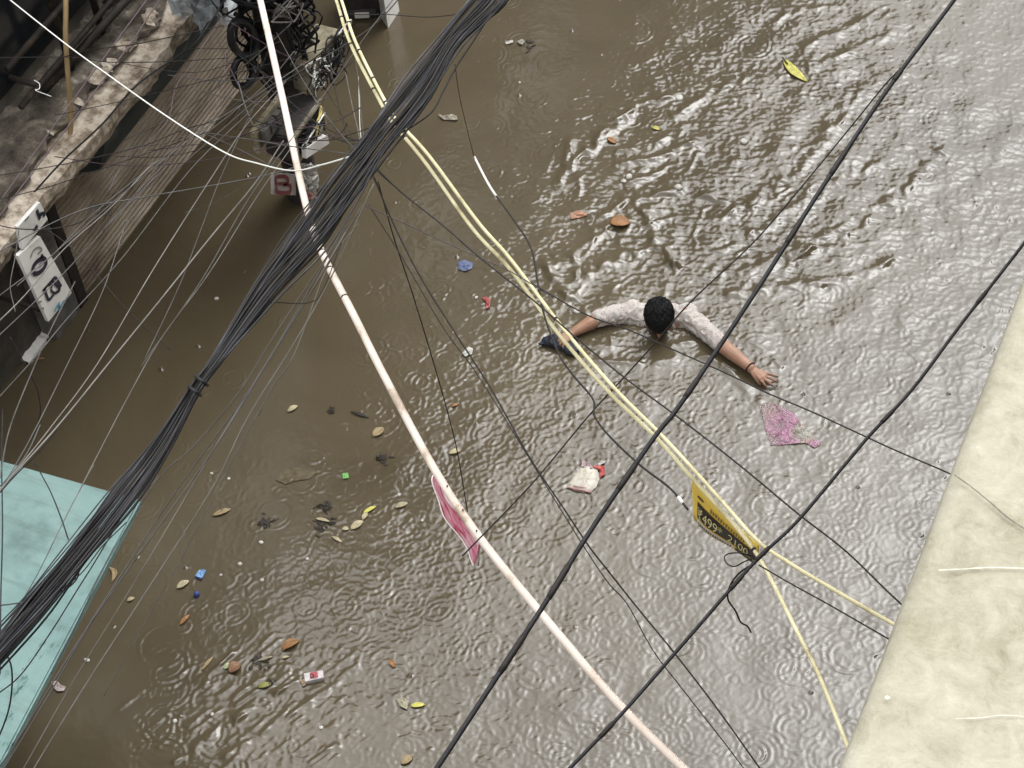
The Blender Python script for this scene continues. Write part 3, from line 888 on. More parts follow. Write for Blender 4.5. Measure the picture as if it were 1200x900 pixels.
G_L = 'thin wires fanning from the pole to the lower left'
G_R = 'thin wires hanging below the bundle'
G_S = 'slack thin wires over the open water'
G_U = 'thin wires over the broken ledge and shutter'
G_T = 'thin wires over the teal canopy'
for pts, z0, z1, w, m, lab, g in [
    # over the open water
    ([(1145, -40), (1112, 8), (1075, 60), (1040, 96), (1000, 145), (930, 230), (880, 287), (810, 353), (772, 397), (735, 438), (690, 487), (625, 565), (556, 637), (542, 651)], 5.1, 4.3, 2.5, m_dark, 'thin dark wire passing over the wading man to the pink flag', G_S),
    ([(428, 185), (470, 225), (520, 265), (560, 300), (625, 352), (680, 400), (735, 445), (800, 493), (870, 548), (935, 602), (990, 645), (1042, 695), (1075, 725)], 4.95, 4.8, 2.7, m_dark, 'thin black wire from the bundle down to the parapet under the street cables', G_S),
    ([(620, 330), (645, 345), (690, 370), (740, 388), (785, 408), (850, 437), (898, 460), (950, 482), (1000, 505), (1050, 528), (1104, 551), (1140, 568)], 4.6, 4.9, 2.3, m_dark, 'thin dark wire reaching past the outstretched hand to the parapet', G_S),
    ([(437, 205), (460, 260), (490, 320), (530, 385), (575, 455), (620, 535), (660, 595), (690, 640), (715, 672), (745, 710), (790, 765), (840, 830), (890, 900), (915, 935)], 4.9, 4.3, 2.4, m_dark, 'long thin dark wire running from the bundle to the bottom edge', G_S),
    ([(443, 213), (462, 280), (483, 343), (508, 425), (525, 485), (536, 530), (548, 600)], 4.8, 3.4, 1.8, m_dark, 'faint thin wire hanging steeply below the middle of the bundle', G_S),
    ([(432, 240), (470, 300), (520, 385), (560, 440), (625, 545), (680, 634), (712, 682), (735, 708), (765, 762), (800, 808), (850, 872), (880, 912)], 4.7, 4.2, 1.7, m_dark, 'faint thin wire running beside the long dark wire to the bottom edge', G_S),
    ([(889, 662), (925, 683), (965, 705), (1000, 725), (1040, 748), (1075, 768)], 4.6, 4.9, 2.2, m_dark, 'short thin dark wire from the yellow banner to the parapet', G_S),
    ([(426, 240), (470, 260), (520, 283), (570, 305), (605, 322), (650, 350)], 4.8, 4.6, 1.7, m_gry, 'thin grey wire from the bundle to the yellow ropes', G_S),
    ([(897, 650), (875, 657), (860, 664), (850, 658), (851, 650), (866, 648), (884, 652)], 5.45, 5.2, 2.0, m_dark, 'small looped end of wire beside the yellow banner', G_S),
    ([(884, 660), (866, 672), (855, 688), (853, 702), (862, 716), (868, 729), (876, 734), (880, 741)], 5.45, 4.9, 2.6, m_dark, 'short dark wire tail dangling below the yellow banner', G_S),
    ([(590, -20), (578, 10), (560, 40), (535, 78), (520, 106), (507, 130), (480, 150), (450, 165)], 5.0, 5.0, 3.0, m_blk, 'slack black wire bowing off the right side of the bundle', G_S),
    ([(533, 75), (538, 110), (547, 150), (556, 186)], 4.9, 4.6, 1.2, m_dark, 'hair thin wire dropping from the bundle to the white wire end', G_S),
    ([(400, 15), (420, 17), (455, 17), (500, 20), (535, 17)], 4.5, 4.9, 1.7, m_dark, 'thin dark wire crossing level near the top edge to the bundle', G_S),
    # below the bundle on its right
    ([(438, 215), (400, 300), (375, 350), (340, 410), (290, 490), (250, 570), (180, 680), (100, 803), (40, 900), (20, 935)], 4.8, 4.2, 2.0, m_lgt, 'outermost pale wire right of the bundle running to the bottom left', G_R),
    ([(425, 240), (360, 350), (310, 430), (255, 520), (190, 612), (110, 725), (60, 810), (5, 900), (-10, 925)], 4.8, 4.2, 2.2, m_gry, 'grey wire right of the bundle passing the teal canopy corner', G_R),
    ([(412, 250), (345, 370), (290, 460), (245, 522), (200, 585), (130, 692), (80, 770), (25, 860), (-5, 905)], 4.7, 4.1, 2.0, m_gry, 'second grey wire out from the bundle beside the teal canopy edge', G_R),
    ([(390, 290), (330, 380), (280, 460), (228, 522), (185, 562), (130, 650), (90, 730), (60, 790)], 4.7, 4.2, 1.8, m_gry, 'grey wire nearest the bundle over the teal canopy edge', G_R),
    ([(405, 272), (345, 375), (303, 440), (262, 507), (212, 592), (150, 695), (85, 800), (25, 905)], 4.6, 4.0, 1.6, m_lgt, 'thin pale wire between the outer wires below the bundle', G_R),
    ([(420, 262), (385, 310), (345, 415), (320, 452), (303, 487)], 4.6, 4.3, 1.6, m_lgt, 'short thin pale wire end hanging below the bundle', G_R),
    ([(303, 482), (262, 560), (216, 648), (180, 712), (152, 760), (122, 815)], 4.4, 4.1, 1.3, m_gry, 'faint short wire over the open brown water at left', G_R),
    ([(400, 285), (378, 340), (360, 355), (300, 360), (262, 422), (235, 440)], 4.9, 4.9, 1.6, m_dark, 'slack dark wire looping under the bundle', G_R),
    # fan from the pole to the lower left
    ([(335, 95), (290, 145), (253, 200), (180, 315), (115, 425), (60, 500), (20, 550), (-20, 600)], 3.6, 4.2, 1.8, m_lgt, 'pale wire passing the right of the sign and over the water', G_L),
    ([(318, 105), (285, 138), (222, 200), (145, 300), (80, 372), (40, 420), (-10, 475)], 3.5, 4.2, 1.7, m_gry, 'grey wire skimming the shutter foot beyond the shop sign', G_L),
    ([(332, 165), (300, 213), (245, 280), (185, 355), (128, 425), (67, 500), (0, 574), (-20, 596)], 3.6, 4.2, 2.6, m_lgt, 'brightest pale wire of the fan ending at the teal canopy', G_L),
    ([(342, 172), (300, 232), (245, 320), (190, 395), (150, 465), (98, 565), (60, 640)], 3.5, 4.0, 1.5, m_lgt, 'faint pale wire of the fan furthest from the sign', G_L),
    ([(300, 120), (262, 200), (235, 270), (210, 335), (170, 420)], 3.4, 3.8, 1.4, m_gry, 'short grey wire of the fan over dark water', G_L),
    ([(360, 192), (300, 208), (175, 230), (110, 242), (60, 262), (-10, 300)], 3.4, 3.6, 2.2, m_gry, 'grey wire running nearly level from the pole over the shutter', G_L),
    ([(150, 255), (143, 275), (120, 342), (80, 425), (35, 515), (0, 575), (-15, 600)], 3.6, 4.2, 1.8, m_gry, 'grey wire curving past the foot of the shop sign', G_L),
    ([(180, 190), (130, 243), (75, 292), (30, 345), (-10, 385)], 3.5, 3.8, 2.0, m_lgt, 'pale wire crossing the middle of the shop sign', G_L),
    ([(195, 195), (140, 250), (70, 325), (0, 392), (-20, 410)], 3.5, 3.8, 1.8, m_gry, 'grey wire crossing the shop sign just below the pale one', G_L),
    ([(215, 165), (110, 250), (60, 300), (5, 342), (-15, 358)], 3.4, 3.7, 1.6, m_gry, 'grey wire crossing the upper half of the shop sign', G_L),
    ([(88, 330), (60, 385), (42, 425), (12, 500), (0, 560)], 3.6, 4.1, 2.2, m_gry, 'grey wire sweeping from the lower sign edge to the canopy', G_L),
    ([(55, 268), (85, 292), (120, 330), (152, 366), (200, 410)], 3.2, 3.2, 1.5, m_dark, 'dark wire running the other way across the fan', G_L),
    ([(-10, 262), (20, 268), (60, 268), (95, 260), (112, 243), (125, 240)], 3.3, 3.3, 2.0, m_dark, 'dark slack wire drooping over the sign top', G_L),
    ([(125, 240), (116, 244), (108, 240), (112, 250), (120, 246), (128, 252), (131, 248)], 3.3, 3.3, 2.0, m_dark, 'small dark knot of wire hanging before the shutter', G_L),
    ([(18, 365), (12, 335), (18, 300), (22, 270)], 3.2, 3.2, 1.6, m_gry, 'short grey wire standing by the left edge of the sign', G_L),
    ([(355, 75), (300, 112), (240, 150), (195, 185), (150, 222), (60, 300), (20, 335)], 3.6, 3.8, 1.8, m_gry, 'grey wire leaving the pole high and crossing the shutter', G_L),
    ([(345, 60), (310, 100), (250, 150), (210, 180), (180, 205), (120, 270)], 3.7, 3.6, 1.5, m_gry, 'thin grey wire close under the coiled cables', G_L),
    ([(238, 155), (290, 163), (345, 172), (415, 181)], 3.8, 4.8, 1.9, m_gry, 'grey wire running level from the shutter to the bundle', G_L),
    ([(225, 150), (270, 170), (320, 195), (365, 215), (385, 222)], 3.4, 4.4, 1.4, m_gry, 'faint grey wire sloping down behind the conduit', G_L),
    ([(460, 0), (430, 40), (395, 90), (340, 165), (290, 235), (235, 330), (165, 430)], 4.4, 4.2, 1.7, m_gry, 'long grey wire crossing behind the yellow ropes and the conduit', G_L),
    ([(475, -10), (440, 28), (400, 55), (350, 85), (300, 118), (200, 205)], 4.4, 3.8, 2.0, m_gry, 'grey wire passing over the black cable tangle', G_L),
    ([(405, 85), (412, 120), (420, 155), (424, 182)], 3.4, 4.8, 2.0, m_lgt, 'pale wire dropping from the junction box to the bundle', G_L),
    ([(415, 60), (420, 95), (424, 140), (428, 180)], 3.6, 4.8, 1.6, m_gry, 'grey wire falling beside the yellow ropes to the bundle', G_L),
    ([(420, 90), (421, 120), (422, 150), (426, 184)], 3.6, 4.8, 1.5, m_wht, 'thin white wire falling to the knot in the bundle', G_L),
    ([(382, 105), (400, 135), (415, 165), (430, 190), (470, 225)], 3.4, 4.8, 1.3, m_dark, 'thin dark wire slanting from the pole boxes to the bundle', G_L),
    ([(12, 395), (28, 425), (43, 455), (47, 485), (38, 512)], 2.6, 2.2, 2.0, m_dark, 'dark slack wire curling over the water between sign and canopy', G_L),
    # above the ledge and shutter
    ([(-5, -14), (12, 0), (75, 50), (127, 88), (195, 136), (262, 178), (300, 191), (343, 200), (378, 193), (415, 182), (428, 178)], 4.0, 4.9, 2.6, m_wht, 'bright white wire sagging from the top left corner to the bundle', G_U),
    ([(195, -30), (172, 0), (120, 70), (60, 152), (10, 222), (-20, 262)], 3.0, 3.0, 2.3, m_pur, 'dark purple wire along the inner side of the broken ledge', G_U),
    ([(212, -30), (187, 0), (150, 55), (90, 135), (55, 180), (20, 226), (-12, 268)], 3.0, 3.0, 2.5, m_pur, 'dark purple wire along the outer rim of the broken ledge', G_U),
    ([(275, -15), (262, 2), (230, 50), (208, 66), (160, 100), (120, 145), (75, 187), (40, 225)], 3.2, 2.6, 3.6, m_blk, 'thick slack black wire drooping across the shutter hood', G_U),
    ([(260, 20), (250, 36), (222, 78), (205, 105), (197, 140), (170, 170), (150, 182), (125, 228)], 3.3, 3.3, 1.7, m_pur, 'thin mauve wire hanging down over the shutter', G_U),
    ([(-10, 207), (50, 197), (110, 185), (170, 170), (215, 152), (260, 140)], 3.2, 3.4, 1.6, m_dark, 'dark wire crossing the shutter just above the sign', G_U),
    ([(-10, 236), (60, 218), (125, 196), (200, 170), (250, 152)], 3.2, 3.4, 1.6, m_dark, 'second dark wire crossing the lower shutter', G_U),
    ([(-10, 68), (80, 67), (130, 73), (200, 72), (268, 68)], 3.2, 3.4, 1.6, m_dark, 'dark wire running level over the ledge to the coils', G_U),
    ([(70, 68), (100, 60), (140, 54), (168, 50), (262, 30)], 3.0, 3.4, 1.8, m_dark, 'dark wire rising across the ledge to the upper coil', G_U),
    ([(220, 57), (243, 57), (268, 57)], 3.2, 3.3, 1.5, m_dark, 'short dark wire joining the two coils to the shutter', G_U),
    ([(235, -5), (226, 18), (222, 42), (212, 70)], 3.0, 2.4, 1.2, m_gry, 'thin grey cord hanging from the crumpled plastic', G_U),
    ([(40, 94), (46, 98), (46, 104), (42, 106), (60, 113)], 2.4, 2.4, 1.5, m_wht, 'small white hook of wire on the ledge', G_U),
    ([(265, 55), (262, 90), (252, 130), (250, 150)], 3.2, 3.2, 1.3, m_pur, 'short brown wire hanging left of the lower coil', G_U),
    # on the teal canopy
    ([(3, 480), (2, 540), (3, 620), (1, 700), (0, 790)], 3.6, 3.6, 2.2, m_blk, 'black wire along the left edge of the view over the canopy', G_T),
    ([(38, 535), (48, 555), (60, 578), (72, 608), (80, 632)], 3.8, 4.9, 1.9, m_dark, 'dark wire slanting down the canopy into the bundle', G_T),
    ([(110, 545), (85, 590), (70, 620), (40, 680), (0, 745), (-10, 760)], 3.9, 3.9, 1.4, m_gry, 'grey wire left of the bundle over the canopy', G_T),
    ([(165, 565), (150, 592), (115, 652), (90, 692), (60, 740), (25, 790), (-5, 815)], 4.6, 4.4, 2.0, m_dark, 'dark wire right of the bundle over the canopy', G_T),
    ([(148, 612), (120, 640), (95, 672), (60, 700), (40, 722), (20, 735)], 4.7, 4.7, 1.8, m_dark, 'dark wire swinging out under the bundle over the canopy', G_T),
    ([(86, 652), (92, 664), (90, 678), (78, 690), (60, 698), (45, 712)], 4.9, 4.8, 2.4, m_dark, 'short dark loop hanging from the bundle over the canopy', G_T),
    ([(5, 762), (13, 780), (14, 805), (10, 832), (0, 860), (-8, 875)], 4.8, 4.4, 2.4, m_dark, 'dark wire curling down the lower canopy from the bundle', G_T),
    ([(-5, 710), (12, 708), (26, 706)], 4.9, 5.0, 2.2, m_gry, 'stub of grey wire sticking left out of the bundle', G_T),
    ([(70, 500), (45, 530), (20, 555), (0, 577), (-12, 590)], 4.4, 4.3, 1.9, m_dark, 'dark wire meeting the bright pale wire at the canopy corner', G_T),
    ([(47, 498), (35, 525), (22, 545), (0, 570)], 4.3, 4.3, 1.9, m_gry, 'grey wire meeting the others at the canopy corner', G_T),
]:
    wire('wire', pts, z0, z1, w * .8, m, lab, 'wire', g, 5)
# the swarm of thin dark wires round the pole, nothing to tell one from the next
rs_ = random.Random(19)
for k in range(30):
    u0, v0 = rs_.uniform(295, 400), rs_.uniform(15, 175)
    if k % 3 == 0:
        u1, v1 = rs_.uniform(405, 445), rs_.uniform(120, 215)
    elif k % 3 == 1:
        u1, v1 = rs_.uniform(60, 230), rs_.uniform(60, 260)
    else:
        u1, v1 = rs_.uniform(230, 300), rs_.uniform(20, 160)
    dip = rs_.uniform(2, 22)
    pts = [(u0 + (u1 - u0) * t, v0 + (v1 - v0) * t + dip * 4 * t * (1 - t) * (.8 + .4 * rs_.random())) for t in (0, .25, .5, .75, 1)]
    wire('wire', pts, rs_.uniform(3.3, 3.8), 4.9 if k % 3 == 0 else rs_.uniform(2.6, 3.6), rs_.uniform(1.0, 1.7), rs_.choice([m_dark, m_blk, m_gry, m_pur]), 'thin slack dark wire in the swarm strung round the utility pole', 'wire', 'swarm of dark wires round the pole', 5)
# hanging kinked wire with its white end
hw_pts = [(556, 184), (575, 220), (600, 255), (622, 290), (630, 330), (638, 370), (655, 415), (672, 440), (695, 468), (697, 488), (715, 512), (750, 545), (785, 572), (806, 597)]
hw = wire('wire', hw_pts, 4.5, 4.8, 2.5, m_dark, 'kinked black wire from a white end to the yellow banner', 'wire', G_S)
hp = spline(prj(hw_pts, 4.5, 4.8), 7)
tube('white_sleeve', hp[0:10], .0033, m_wht, hw, 6)
tube('white_joint', hp[87:90], .004, m_wht, hw, 6)

# ------------------------------------------------------------------ flags
def translucent(m, f=.4):
    """thin sheet that lets some daylight through"""
    t = N(m, 'ShaderNodeBsdfTranslucent')
    mx = N(m, 'ShaderNodeMixShader')
    mx.inputs[0].default_value = f
    b = bsdf(m)
    out = m.node_tree.nodes['Material Output']
    if b.inputs['Base Color'].links:
        L(m, b.inputs['Base Color'].links[0].from_socket, t.inputs['Color'])
    else:
        t.inputs['Color'].default_value = b.inputs['Base Color'].default_value
    L(m, b.outputs[0], mx.inputs[1]); L(m, t.outputs[0], mx.inputs[2]); L(m, mx.outputs[0], out.inputs['Surface'])
def grid_sheet(name, fn, nu, nv, m, parent=None, th=.002):
    vs, fs = [], []
    for j in range(nv + 1):
        for i in range(nu + 1):
            vs.append(fn(i / nu, j / nv))
    for j in range(nv):
        for i in range(nu):
            a = j * (nu + 1) + i
            fs.append((a, a + 1, a + nu + 2, a + nu + 1))
    o = from_py(name, vs, fs, m, parent, True)
    if th:
        md = o.modifiers.new('thickness', 'SOLIDIFY')
        md.thickness = th
        md.offset = 0
    return o

def curve_at(pts):
    sp = spline(pts, 10)
    def f(s):
        x = min(max(s, 0), 1) * (len(sp) - 1)
        i = min(int(x), len(sp) - 2)
        return sp[i].lerp(sp[i + 1], x - i)
    return f

ZT, ZB = 4.59, 4.34
top = curve_at([P(u, v, ZT) for u, v in [(811, 559), (838, 588), (866, 618), (890, 640)]])
bot = curve_at([P(u, v, ZB) for u, v in [(813, 607), (834, 627), (858, 644), (887, 661)]])
m_yel = mottled('yellow banner vinyl', [(0, (.74, .58, .13)), (1, (.86, .71, .20))], 6, bump=.1, rough=.45)
m_bk = mat('black print', (.014, .013, .012), .5)
m_wp = mat('white print', (.62, .62, .58), .5)
m_yp = mat('pale yellow lettering', (.66, .58, .26), .5)
m_brp = mat('brown small print', (.18, .12, .03), .5)
face_n = (top(.5) - top(.4)).cross(bot(.5) - top(.5)).normalized()
face_n = face_n if face_n.dot(Vector((0, 0, CAM_H)) - top(.5)) > 0 else -face_n
def onban(s, t, lift=0.0):
    p = top(s).lerp(bot(s), t)
    return p + face_n * (lift + .004 * math.sin(s * 7) * t)
ban = empty('banner', P(850, 600, 4.5), 'yellow and black advertising banner hanging from the yellow ropes', 'banner')
grid_sheet('sheet', lambda s, t: onban(s, t), 24, 6, m_yel, ban)
def patch(name, s0, s1, t0, t1, m, lift, n=20):
    return grid_sheet(name, lambda s, t: onban(s0 + (s1 - s0) * s, t0 + (t1 - t0) * t, lift), n, 2, m, ban, 0)
patch('black_band', .10, 1.0, .40, .80, m_bk, .003)
patch('white_strip', .10, .68, .84, .95, m_wp, .003)
patch('print_dash', .10, .19, .24, .29, m_bk, .003, 4)
patch('black_corner', .70, .995, .83, .97, m_bk, .003, 8)
rq = random.Random(8)
for k in range(15):
    s = .13 + k * .035
    patch('small_print', s, s + .02, .87, .925, m_bk if k % 3 else m_brp, .0045, 1)
for k in range(14):
    s = .30 + k * .036
    patch('small_print', s, s + .024, .24 + .02 * (k % 2), .35, m_brp, .0035, 1)
def text_on(txt, s0, s1, t0, t1, m, lift, fn, parent, name='lettering'):
    cu = bpy.data.curves.new('lettering', 'FONT')
    cu.body = txt
    to = bpy.data.objects.new('lettering_source', cu)
    COL.objects.link(to)
    bpy.context.view_layer.update()
    me = bpy.data.meshes.new_from_object(to.evaluated_get(bpy.context.evaluated_depsgraph_get()))
    bpy.data.objects.remove(to)
    xs = [v.co.x for v in me.vertices]; ys_ = [v.co.y for v in me.vertices]
    x0, x1, y0, y1 = min(xs), max(xs), min(ys_), max(ys_)
    for v in me.vertices:
        v.co = fn(s0 + (s1 - s0) * (v.co.x - x0) / (x1 - x0), t1 - (t1 - t0) * (v.co.y - y0) / (y1 - y0), lift)
    me.materials.clear()
    return link_mesh(name, me, m, parent)
text_on('\u20b9499*', .13, .50, .46, .74, m_yp, .006, onban, ban)
text_on('2100', .58, .88, .45, .73, m_yp, .006, onban, ban)

m_flag = mat('pink cloth', rough=.7)
def flag_mat():
    m = m_flag
    tc = N(m, 'ShaderNodeTexCoord')
    n = N(m, 'ShaderNodeTexNoise', Scale=16, Detail=4, Roughness=.6, Distortion=1.2)
    mp = N(m, 'ShaderNodeMapping'); mp.inputs['Scale'].default_value = (1.2, .6, 1.2)
    L(m, tc.outputs['Object'], mp.inputs[0]); L(m, mp.outputs[0], n.inputs['Vector'])
    r = ramp(m, [(.34, (.36, .015, .085)), (.42, (.66, .17, .28)), (.52, (.78, .36, .45)), (.62, (.82, .66, .69))])
    L(m, n.outputs['Fac'], r.inputs[0]); L(m, r.outputs[0], bsdf(m).inputs['Base Color'])
flag_mat()
translucent(m_flag, .45)
translucent(m_yel, .45)
ft = curve_at([P(u, v, 4.185) for u, v in [(511, 553), (528, 582), (546, 609), (561, 632)]])
fb = curve_at([P(u, v, 3.98) for u, v in [(509, 556), (509, 574), (522, 602), (540, 635), (560, 662)]])
fl = empty('flag', P(530, 600, 4.1), 'small pink and white cloth flag hanging off the pale conduit', 'flag')
grid_sheet('cloth', lambda s, t: ft(s).lerp(fb(s), t) + Vector((.006 * math.sin(s * 14 + t * 3), .006 * math.sin(s * 11), 0)), 30, 8, m_flag, fl)
m_hem = mat('white hem', (.80, .72, .71), .7)
tube('hem', [fb(i / 24) + Vector((.006 * math.sin(i / 24 * 14 + 3), .006 * math.sin(i / 24 * 11), 0)) for i in range(25)], .0035, m_hem, fl, 6)
tube('hem', [ft(1).lerp(fb(1), i / 6) for i in range(7)], .0035, m_hem, fl, 6)
tube('hem', [ft(i / 20).lerp(fb(i / 20), .12) + Vector((.006 * math.sin(i / 20 * 14), .006 * math.sin(i / 20 * 11), .004)) for i in range(21)], .0028, m_hem, fl, 6)
for s in (.28, .62, .97):
    p = ft(s)
    tube('tie', [p + Vector((0, 0, .03)), p, p - Vector((0, 0, .02))], .002, m_blk, fl, 5)
# ------------------------------------------------------------------ utility pole and what hangs on it
pb = P(352, 226, 0)
pole = empty('utility_pole', (pb.x, pb.y, -1.3), 'utility pole smothered in black cables, coils and meter boxes', 'utility pole')
m_steel = mottled('sooty steel', [(0, (.020, .018, .016)), (1, (.06, .055, .05))], 8, bump=.3, rough=.6)
lean = Vector((.02, 0, 1)).normalized()
tube('post', [Vector((pb.x, pb.y, -1.3)) + lean * h for h in (0, 1, 2, 3, 4, 5.2)], [.10, .098, .095, .09, .088, .085], m_steel, pole, 16)
px = pb.x + .10
m_cream = mottled('grimy cream box', [(0, (.09, .075, .05)), (.5, (.20, .175, .12)), (1, (.40, .36, .26))], 9, bump=.2)
m_box_shade = mat('painted box shade', (.015, .014, .012), .6)
def pbox(name, u0, v0, u1, v1, xf, dep, m, parent=pole, bev=.008):
    a, b, c, d = PX(u0, v0, xf), PX(u1, v0, xf), PX(u1, v1, xf), PX(u0, v1, xf)
    y0, y1 = min(a.y, b.y, c.y, d.y), max(a.y, b.y, c.y, d.y)
    z0, z1 = (c.z + d.z) / 2, (a.z + b.z) / 2
    z0, z1 = min(z0, z1), max(z0, z1)
    return box(name, (xf - dep, y0, z0), (xf, y1, z1), m, parent, bev), (xf, y0, y1, z0, z1)
o, dm = pbox('junction_box', 366, 52, 400, 92, px + .16, .14, m_cream)
rj = random.Random(14)
for k in range(34):
    cy = rj.uniform(dm[1], dm[2]); cz = rj.uniform(dm[3], dm[4])
    pts = [Vector((dm[0] + rj.uniform(.004, .04), cy + rj.uniform(-.10, .10), cz + rj.uniform(-.09, .09))) for _ in range(5)]
    tube('loose_wire', spline(pts, 5), .004, rj.choice([m_blk, m_blk, m_wht]), o, 5)
o, dm = pbox('meter_panel', 299, 128, 336, 163, px + .10, .03, m_cream)
box('panel_recess', (dm[0] + .001, dm[1] + .03, dm[3] + .03), (dm[0] + .004, dm[2] - .03, dm[4] - .03), mottled('brown board', [(0, (.06, .05, .035)), (1, (.13, .11, .08))], 6), o)
for k in range(4):
    y = dm[1] + .05 + k * (dm[2] - dm[1] - .1) / 3.5
    box('breaker', (dm[0] + .004, y, dm[3] + .06), (dm[0] + .035, y + .05, dm[3] + .14), m_grey, o, .004)
xb = px + .20
o, dm = pbox('meter_box', 343, 133, 378, 172, xb, .18, m_steel)
for (y0, y1, z0, z1) in [(dm[1], dm[1] + .022, dm[3], dm[4]), (dm[2] - .022, dm[2], dm[3], dm[4]), (dm[1] + .023, dm[2] - .023, dm[3], dm[3] + .022), (dm[1] + .023, dm[2] - .023, dm[4] - .022, dm[4])]:
    box('box_rim', (xb + .001, y0, z0), (xb + .02, y1, z1), m_cream, o, .003)
box('inside_shade', (xb + .001, dm[1] + .024, dm[3] + .024), (xb + .004, dm[2] - .024, dm[4] - .024), m_box_shade, o)  # dark plate on the solid front, inner shade of the open box painted in
m_ylw = mat('yellow wire', (.50, .42, .12), .5)
for k in range(10):
    pts = [Vector((xb + rj.uniform(.01, .05), rj.uniform(dm[1] + .03, dm[2] - .03), rj.uniform(dm[3] + .02, dm[4] - .02))) for _ in range(4)]
    tube('loose_wire', spline(pts, 5), rj.choice([.004, .006]), rj.choice([m_blk, m_blk, m_ylw, m_wht]), o, 5)
# white lid hanging open below the meter box
c = [PX(358, 174, xb + .05), PX(384, 158, xb + .05), PX(386, 168, xb + .05), PX(359, 186, xb + .05)]
wl_ = board('box_lid', c, mottled('dirty white lid', [(0, (.50, .47, .45)), (1, (.72, .70, .68))], 8, bump=.1), pole, .025)
# cable mass strapped round the post: nobody could count it
vs, fs = [], []
rm = random.Random(31)
for k in range(320):
    z0 = rm.uniform(.9, 3.6)
    hgt = rm.uniform(.3, 1.1)
    a0 = rm.uniform(-1.9, 2.2)
    pts = []
    for j in range(6):
        a = a0 + rm.uniform(-.35, .35)
        rr = rm.uniform(.10, .22 + .18 * min(1, max(0, (z0 + hgt * j / 5 - 1.0))))
        z = z0 + hgt * j / 5
        c = Vector((pb.x + .02 * (z + 1.3), pb.y, z))
        pts.append(c + Vector((math.cos(a) * rr, math.sin(a) * rr, 0)))
    tube_geo(spline(pts, 4), rm.choice([.005, .006, .008, .012]), 5, vs, fs)
for k in range(110):
    z0 = rm.uniform(1.6, 3.6)
    c = Vector((pb.x + .02 * (z0 + 1.3), pb.y, z0))
    rr = rm.uniform(.14, .42)
    a1 = rm.uniform(0, 6.3)
    pts = [c + Vector((math.cos(a1 + w) * rr * rm.uniform(.8, 1.1), math.sin(a1 + w) * rr * rm.uniform(.8, 1.1), rm.uniform(-.12, .12))) for w in [q * .7 for q in range(7)]]
    tube_geo(spline(pts, 4), rm.choice([.004, .006, .009]), 5, vs, fs)
mass = from_py('cable_tangle', vs, fs, m_blk, None, True)
tag(mass, 'dense tangle of black cables strapped round the utility pole', 'cables', kind='stuff')
# pale scribble of wires near the top of the pole
for k in range(7):
    u, v = rj.uniform(325, 350), rj.uniform(-5, 20)
    pts = [PX(u + rj.uniform(-14, 14), v + rj.uniform(-10, 16), px + .25) + Vector((rj.uniform(-.03, .03), 0, 0)) for _ in range(5)]
    o = tube('loose_wire', spline(pts, 5), .0045, m_lgt)
    tag(o, 'pale loose scribble of wire on the black tangle near the top edge', 'wire', 'pale wire ends on the pole')
# coils of spare cable
def coil(cu, cv, ru, rv, tilt, turns, r, label, seed):
    rr = random.Random(seed)
    c = empty('cable_coil', PX(cu, cv, px), label, 'cable coil', 'coils of spare cable on the pole')
    for k in range(turns):
        pts = []
        su, sv = rr.uniform(.78, 1.10), rr.uniform(.80, 1.08)
        xk_ = px + rr.uniform(-.09, .09)
        for i in range(21):
            w = 2 * math.pi * i / 20
            a, b = math.cos(w) * ru * su, math.sin(w) * rv * sv
            u = cu + a * math.cos(tilt) - b * math.sin(tilt)
            v = cv + a * math.sin(tilt) + b * math.cos(tilt)
            pts.append(PX(u, v, xk_ + .01 * math.sin(w * 2 + k)))
        tube('turn', pts, r, m_blk, c, 6)
    pts = [PX(cu + ru, cv - 2, px), PX(cu + ru + 14, cv - 4, px), PX(cu + ru + 30, cv - 6, px - .05)]
    tube('lead', spline(pts, 5), r, m_blk, c, 6)
coil(285, 46, 15, 23, -.35, 16, .013, 'upper fat coil of black cable hung on the pole', 3)
coil(285, 84, 12, 19, .15, 9, .012, 'lower smaller coil of black cable hung on the pole', 4)
# red and white notice at the foot
xs_ = px + .06
sg2 = empty('notice_board', PX(334, 215, xs_), 'small red and white notice tied to the foot of the pole', 'sign')
board('board', [PX(321, 203, xs_), PX(346, 205, xs_), PX(347, 229, xs_), PX(321, 228, xs_)], mottled('white enamel', [(0, (.30, .27, .25)), (1, (.52, .48, .46))], 8, bump=.1), sg2)
m_red = mat('dark red print', (.16, .015, .018), .5)
x2 = xs_ + .004
for pts, w in [([(324, 206), (323, 212), (325, 217)], .022), ([(325, 207), (334, 207), (338, 211), (336, 215), (326, 215)], .020), ([(324, 219), (325, 225), (333, 226), (341, 226)], .022), ([(332, 217), (340, 217), (341, 224)], .018)]:
    ink(pts, w, m_red, sg2, x2)
# torn clear plastic tied beside it
m_film = mat('clear crumpled plastic', (.42, .40, .37), .25)
bsdf(m_film).inputs['Alpha'].default_value = .75
def crumple(name, fn, nu, nv, amp, seed, m, label, cat, group=None, parent=None, th=.0015):
    r = random.Random(seed)
    offs = {}
    def f(s, t):
        p = Vector(fn(s, t))
        k = (round(s * nu), round(t * nv))
        if k not in offs:
            offs[k] = Vector((r.uniform(-1, 1), r.uniform(-1, 1), r.uniform(-1, 1))) * amp
        return p + offs[k]
    o = grid_sheet(name, f, nu, nv, m, parent, th)
    o.data.polygons.foreach_set('use_smooth', [False] * len(o.data.polygons))
    if parent is None: tag(o, label, cat, group)
    return o
crumple('plastic_scrap', lambda s, t: PX(355 + 16 * s, 193 + 32 * t, px + .10), 7, 12, .022, 6, m_film, 'crumpled clear plastic tied to the foot of the pole', 'plastic')
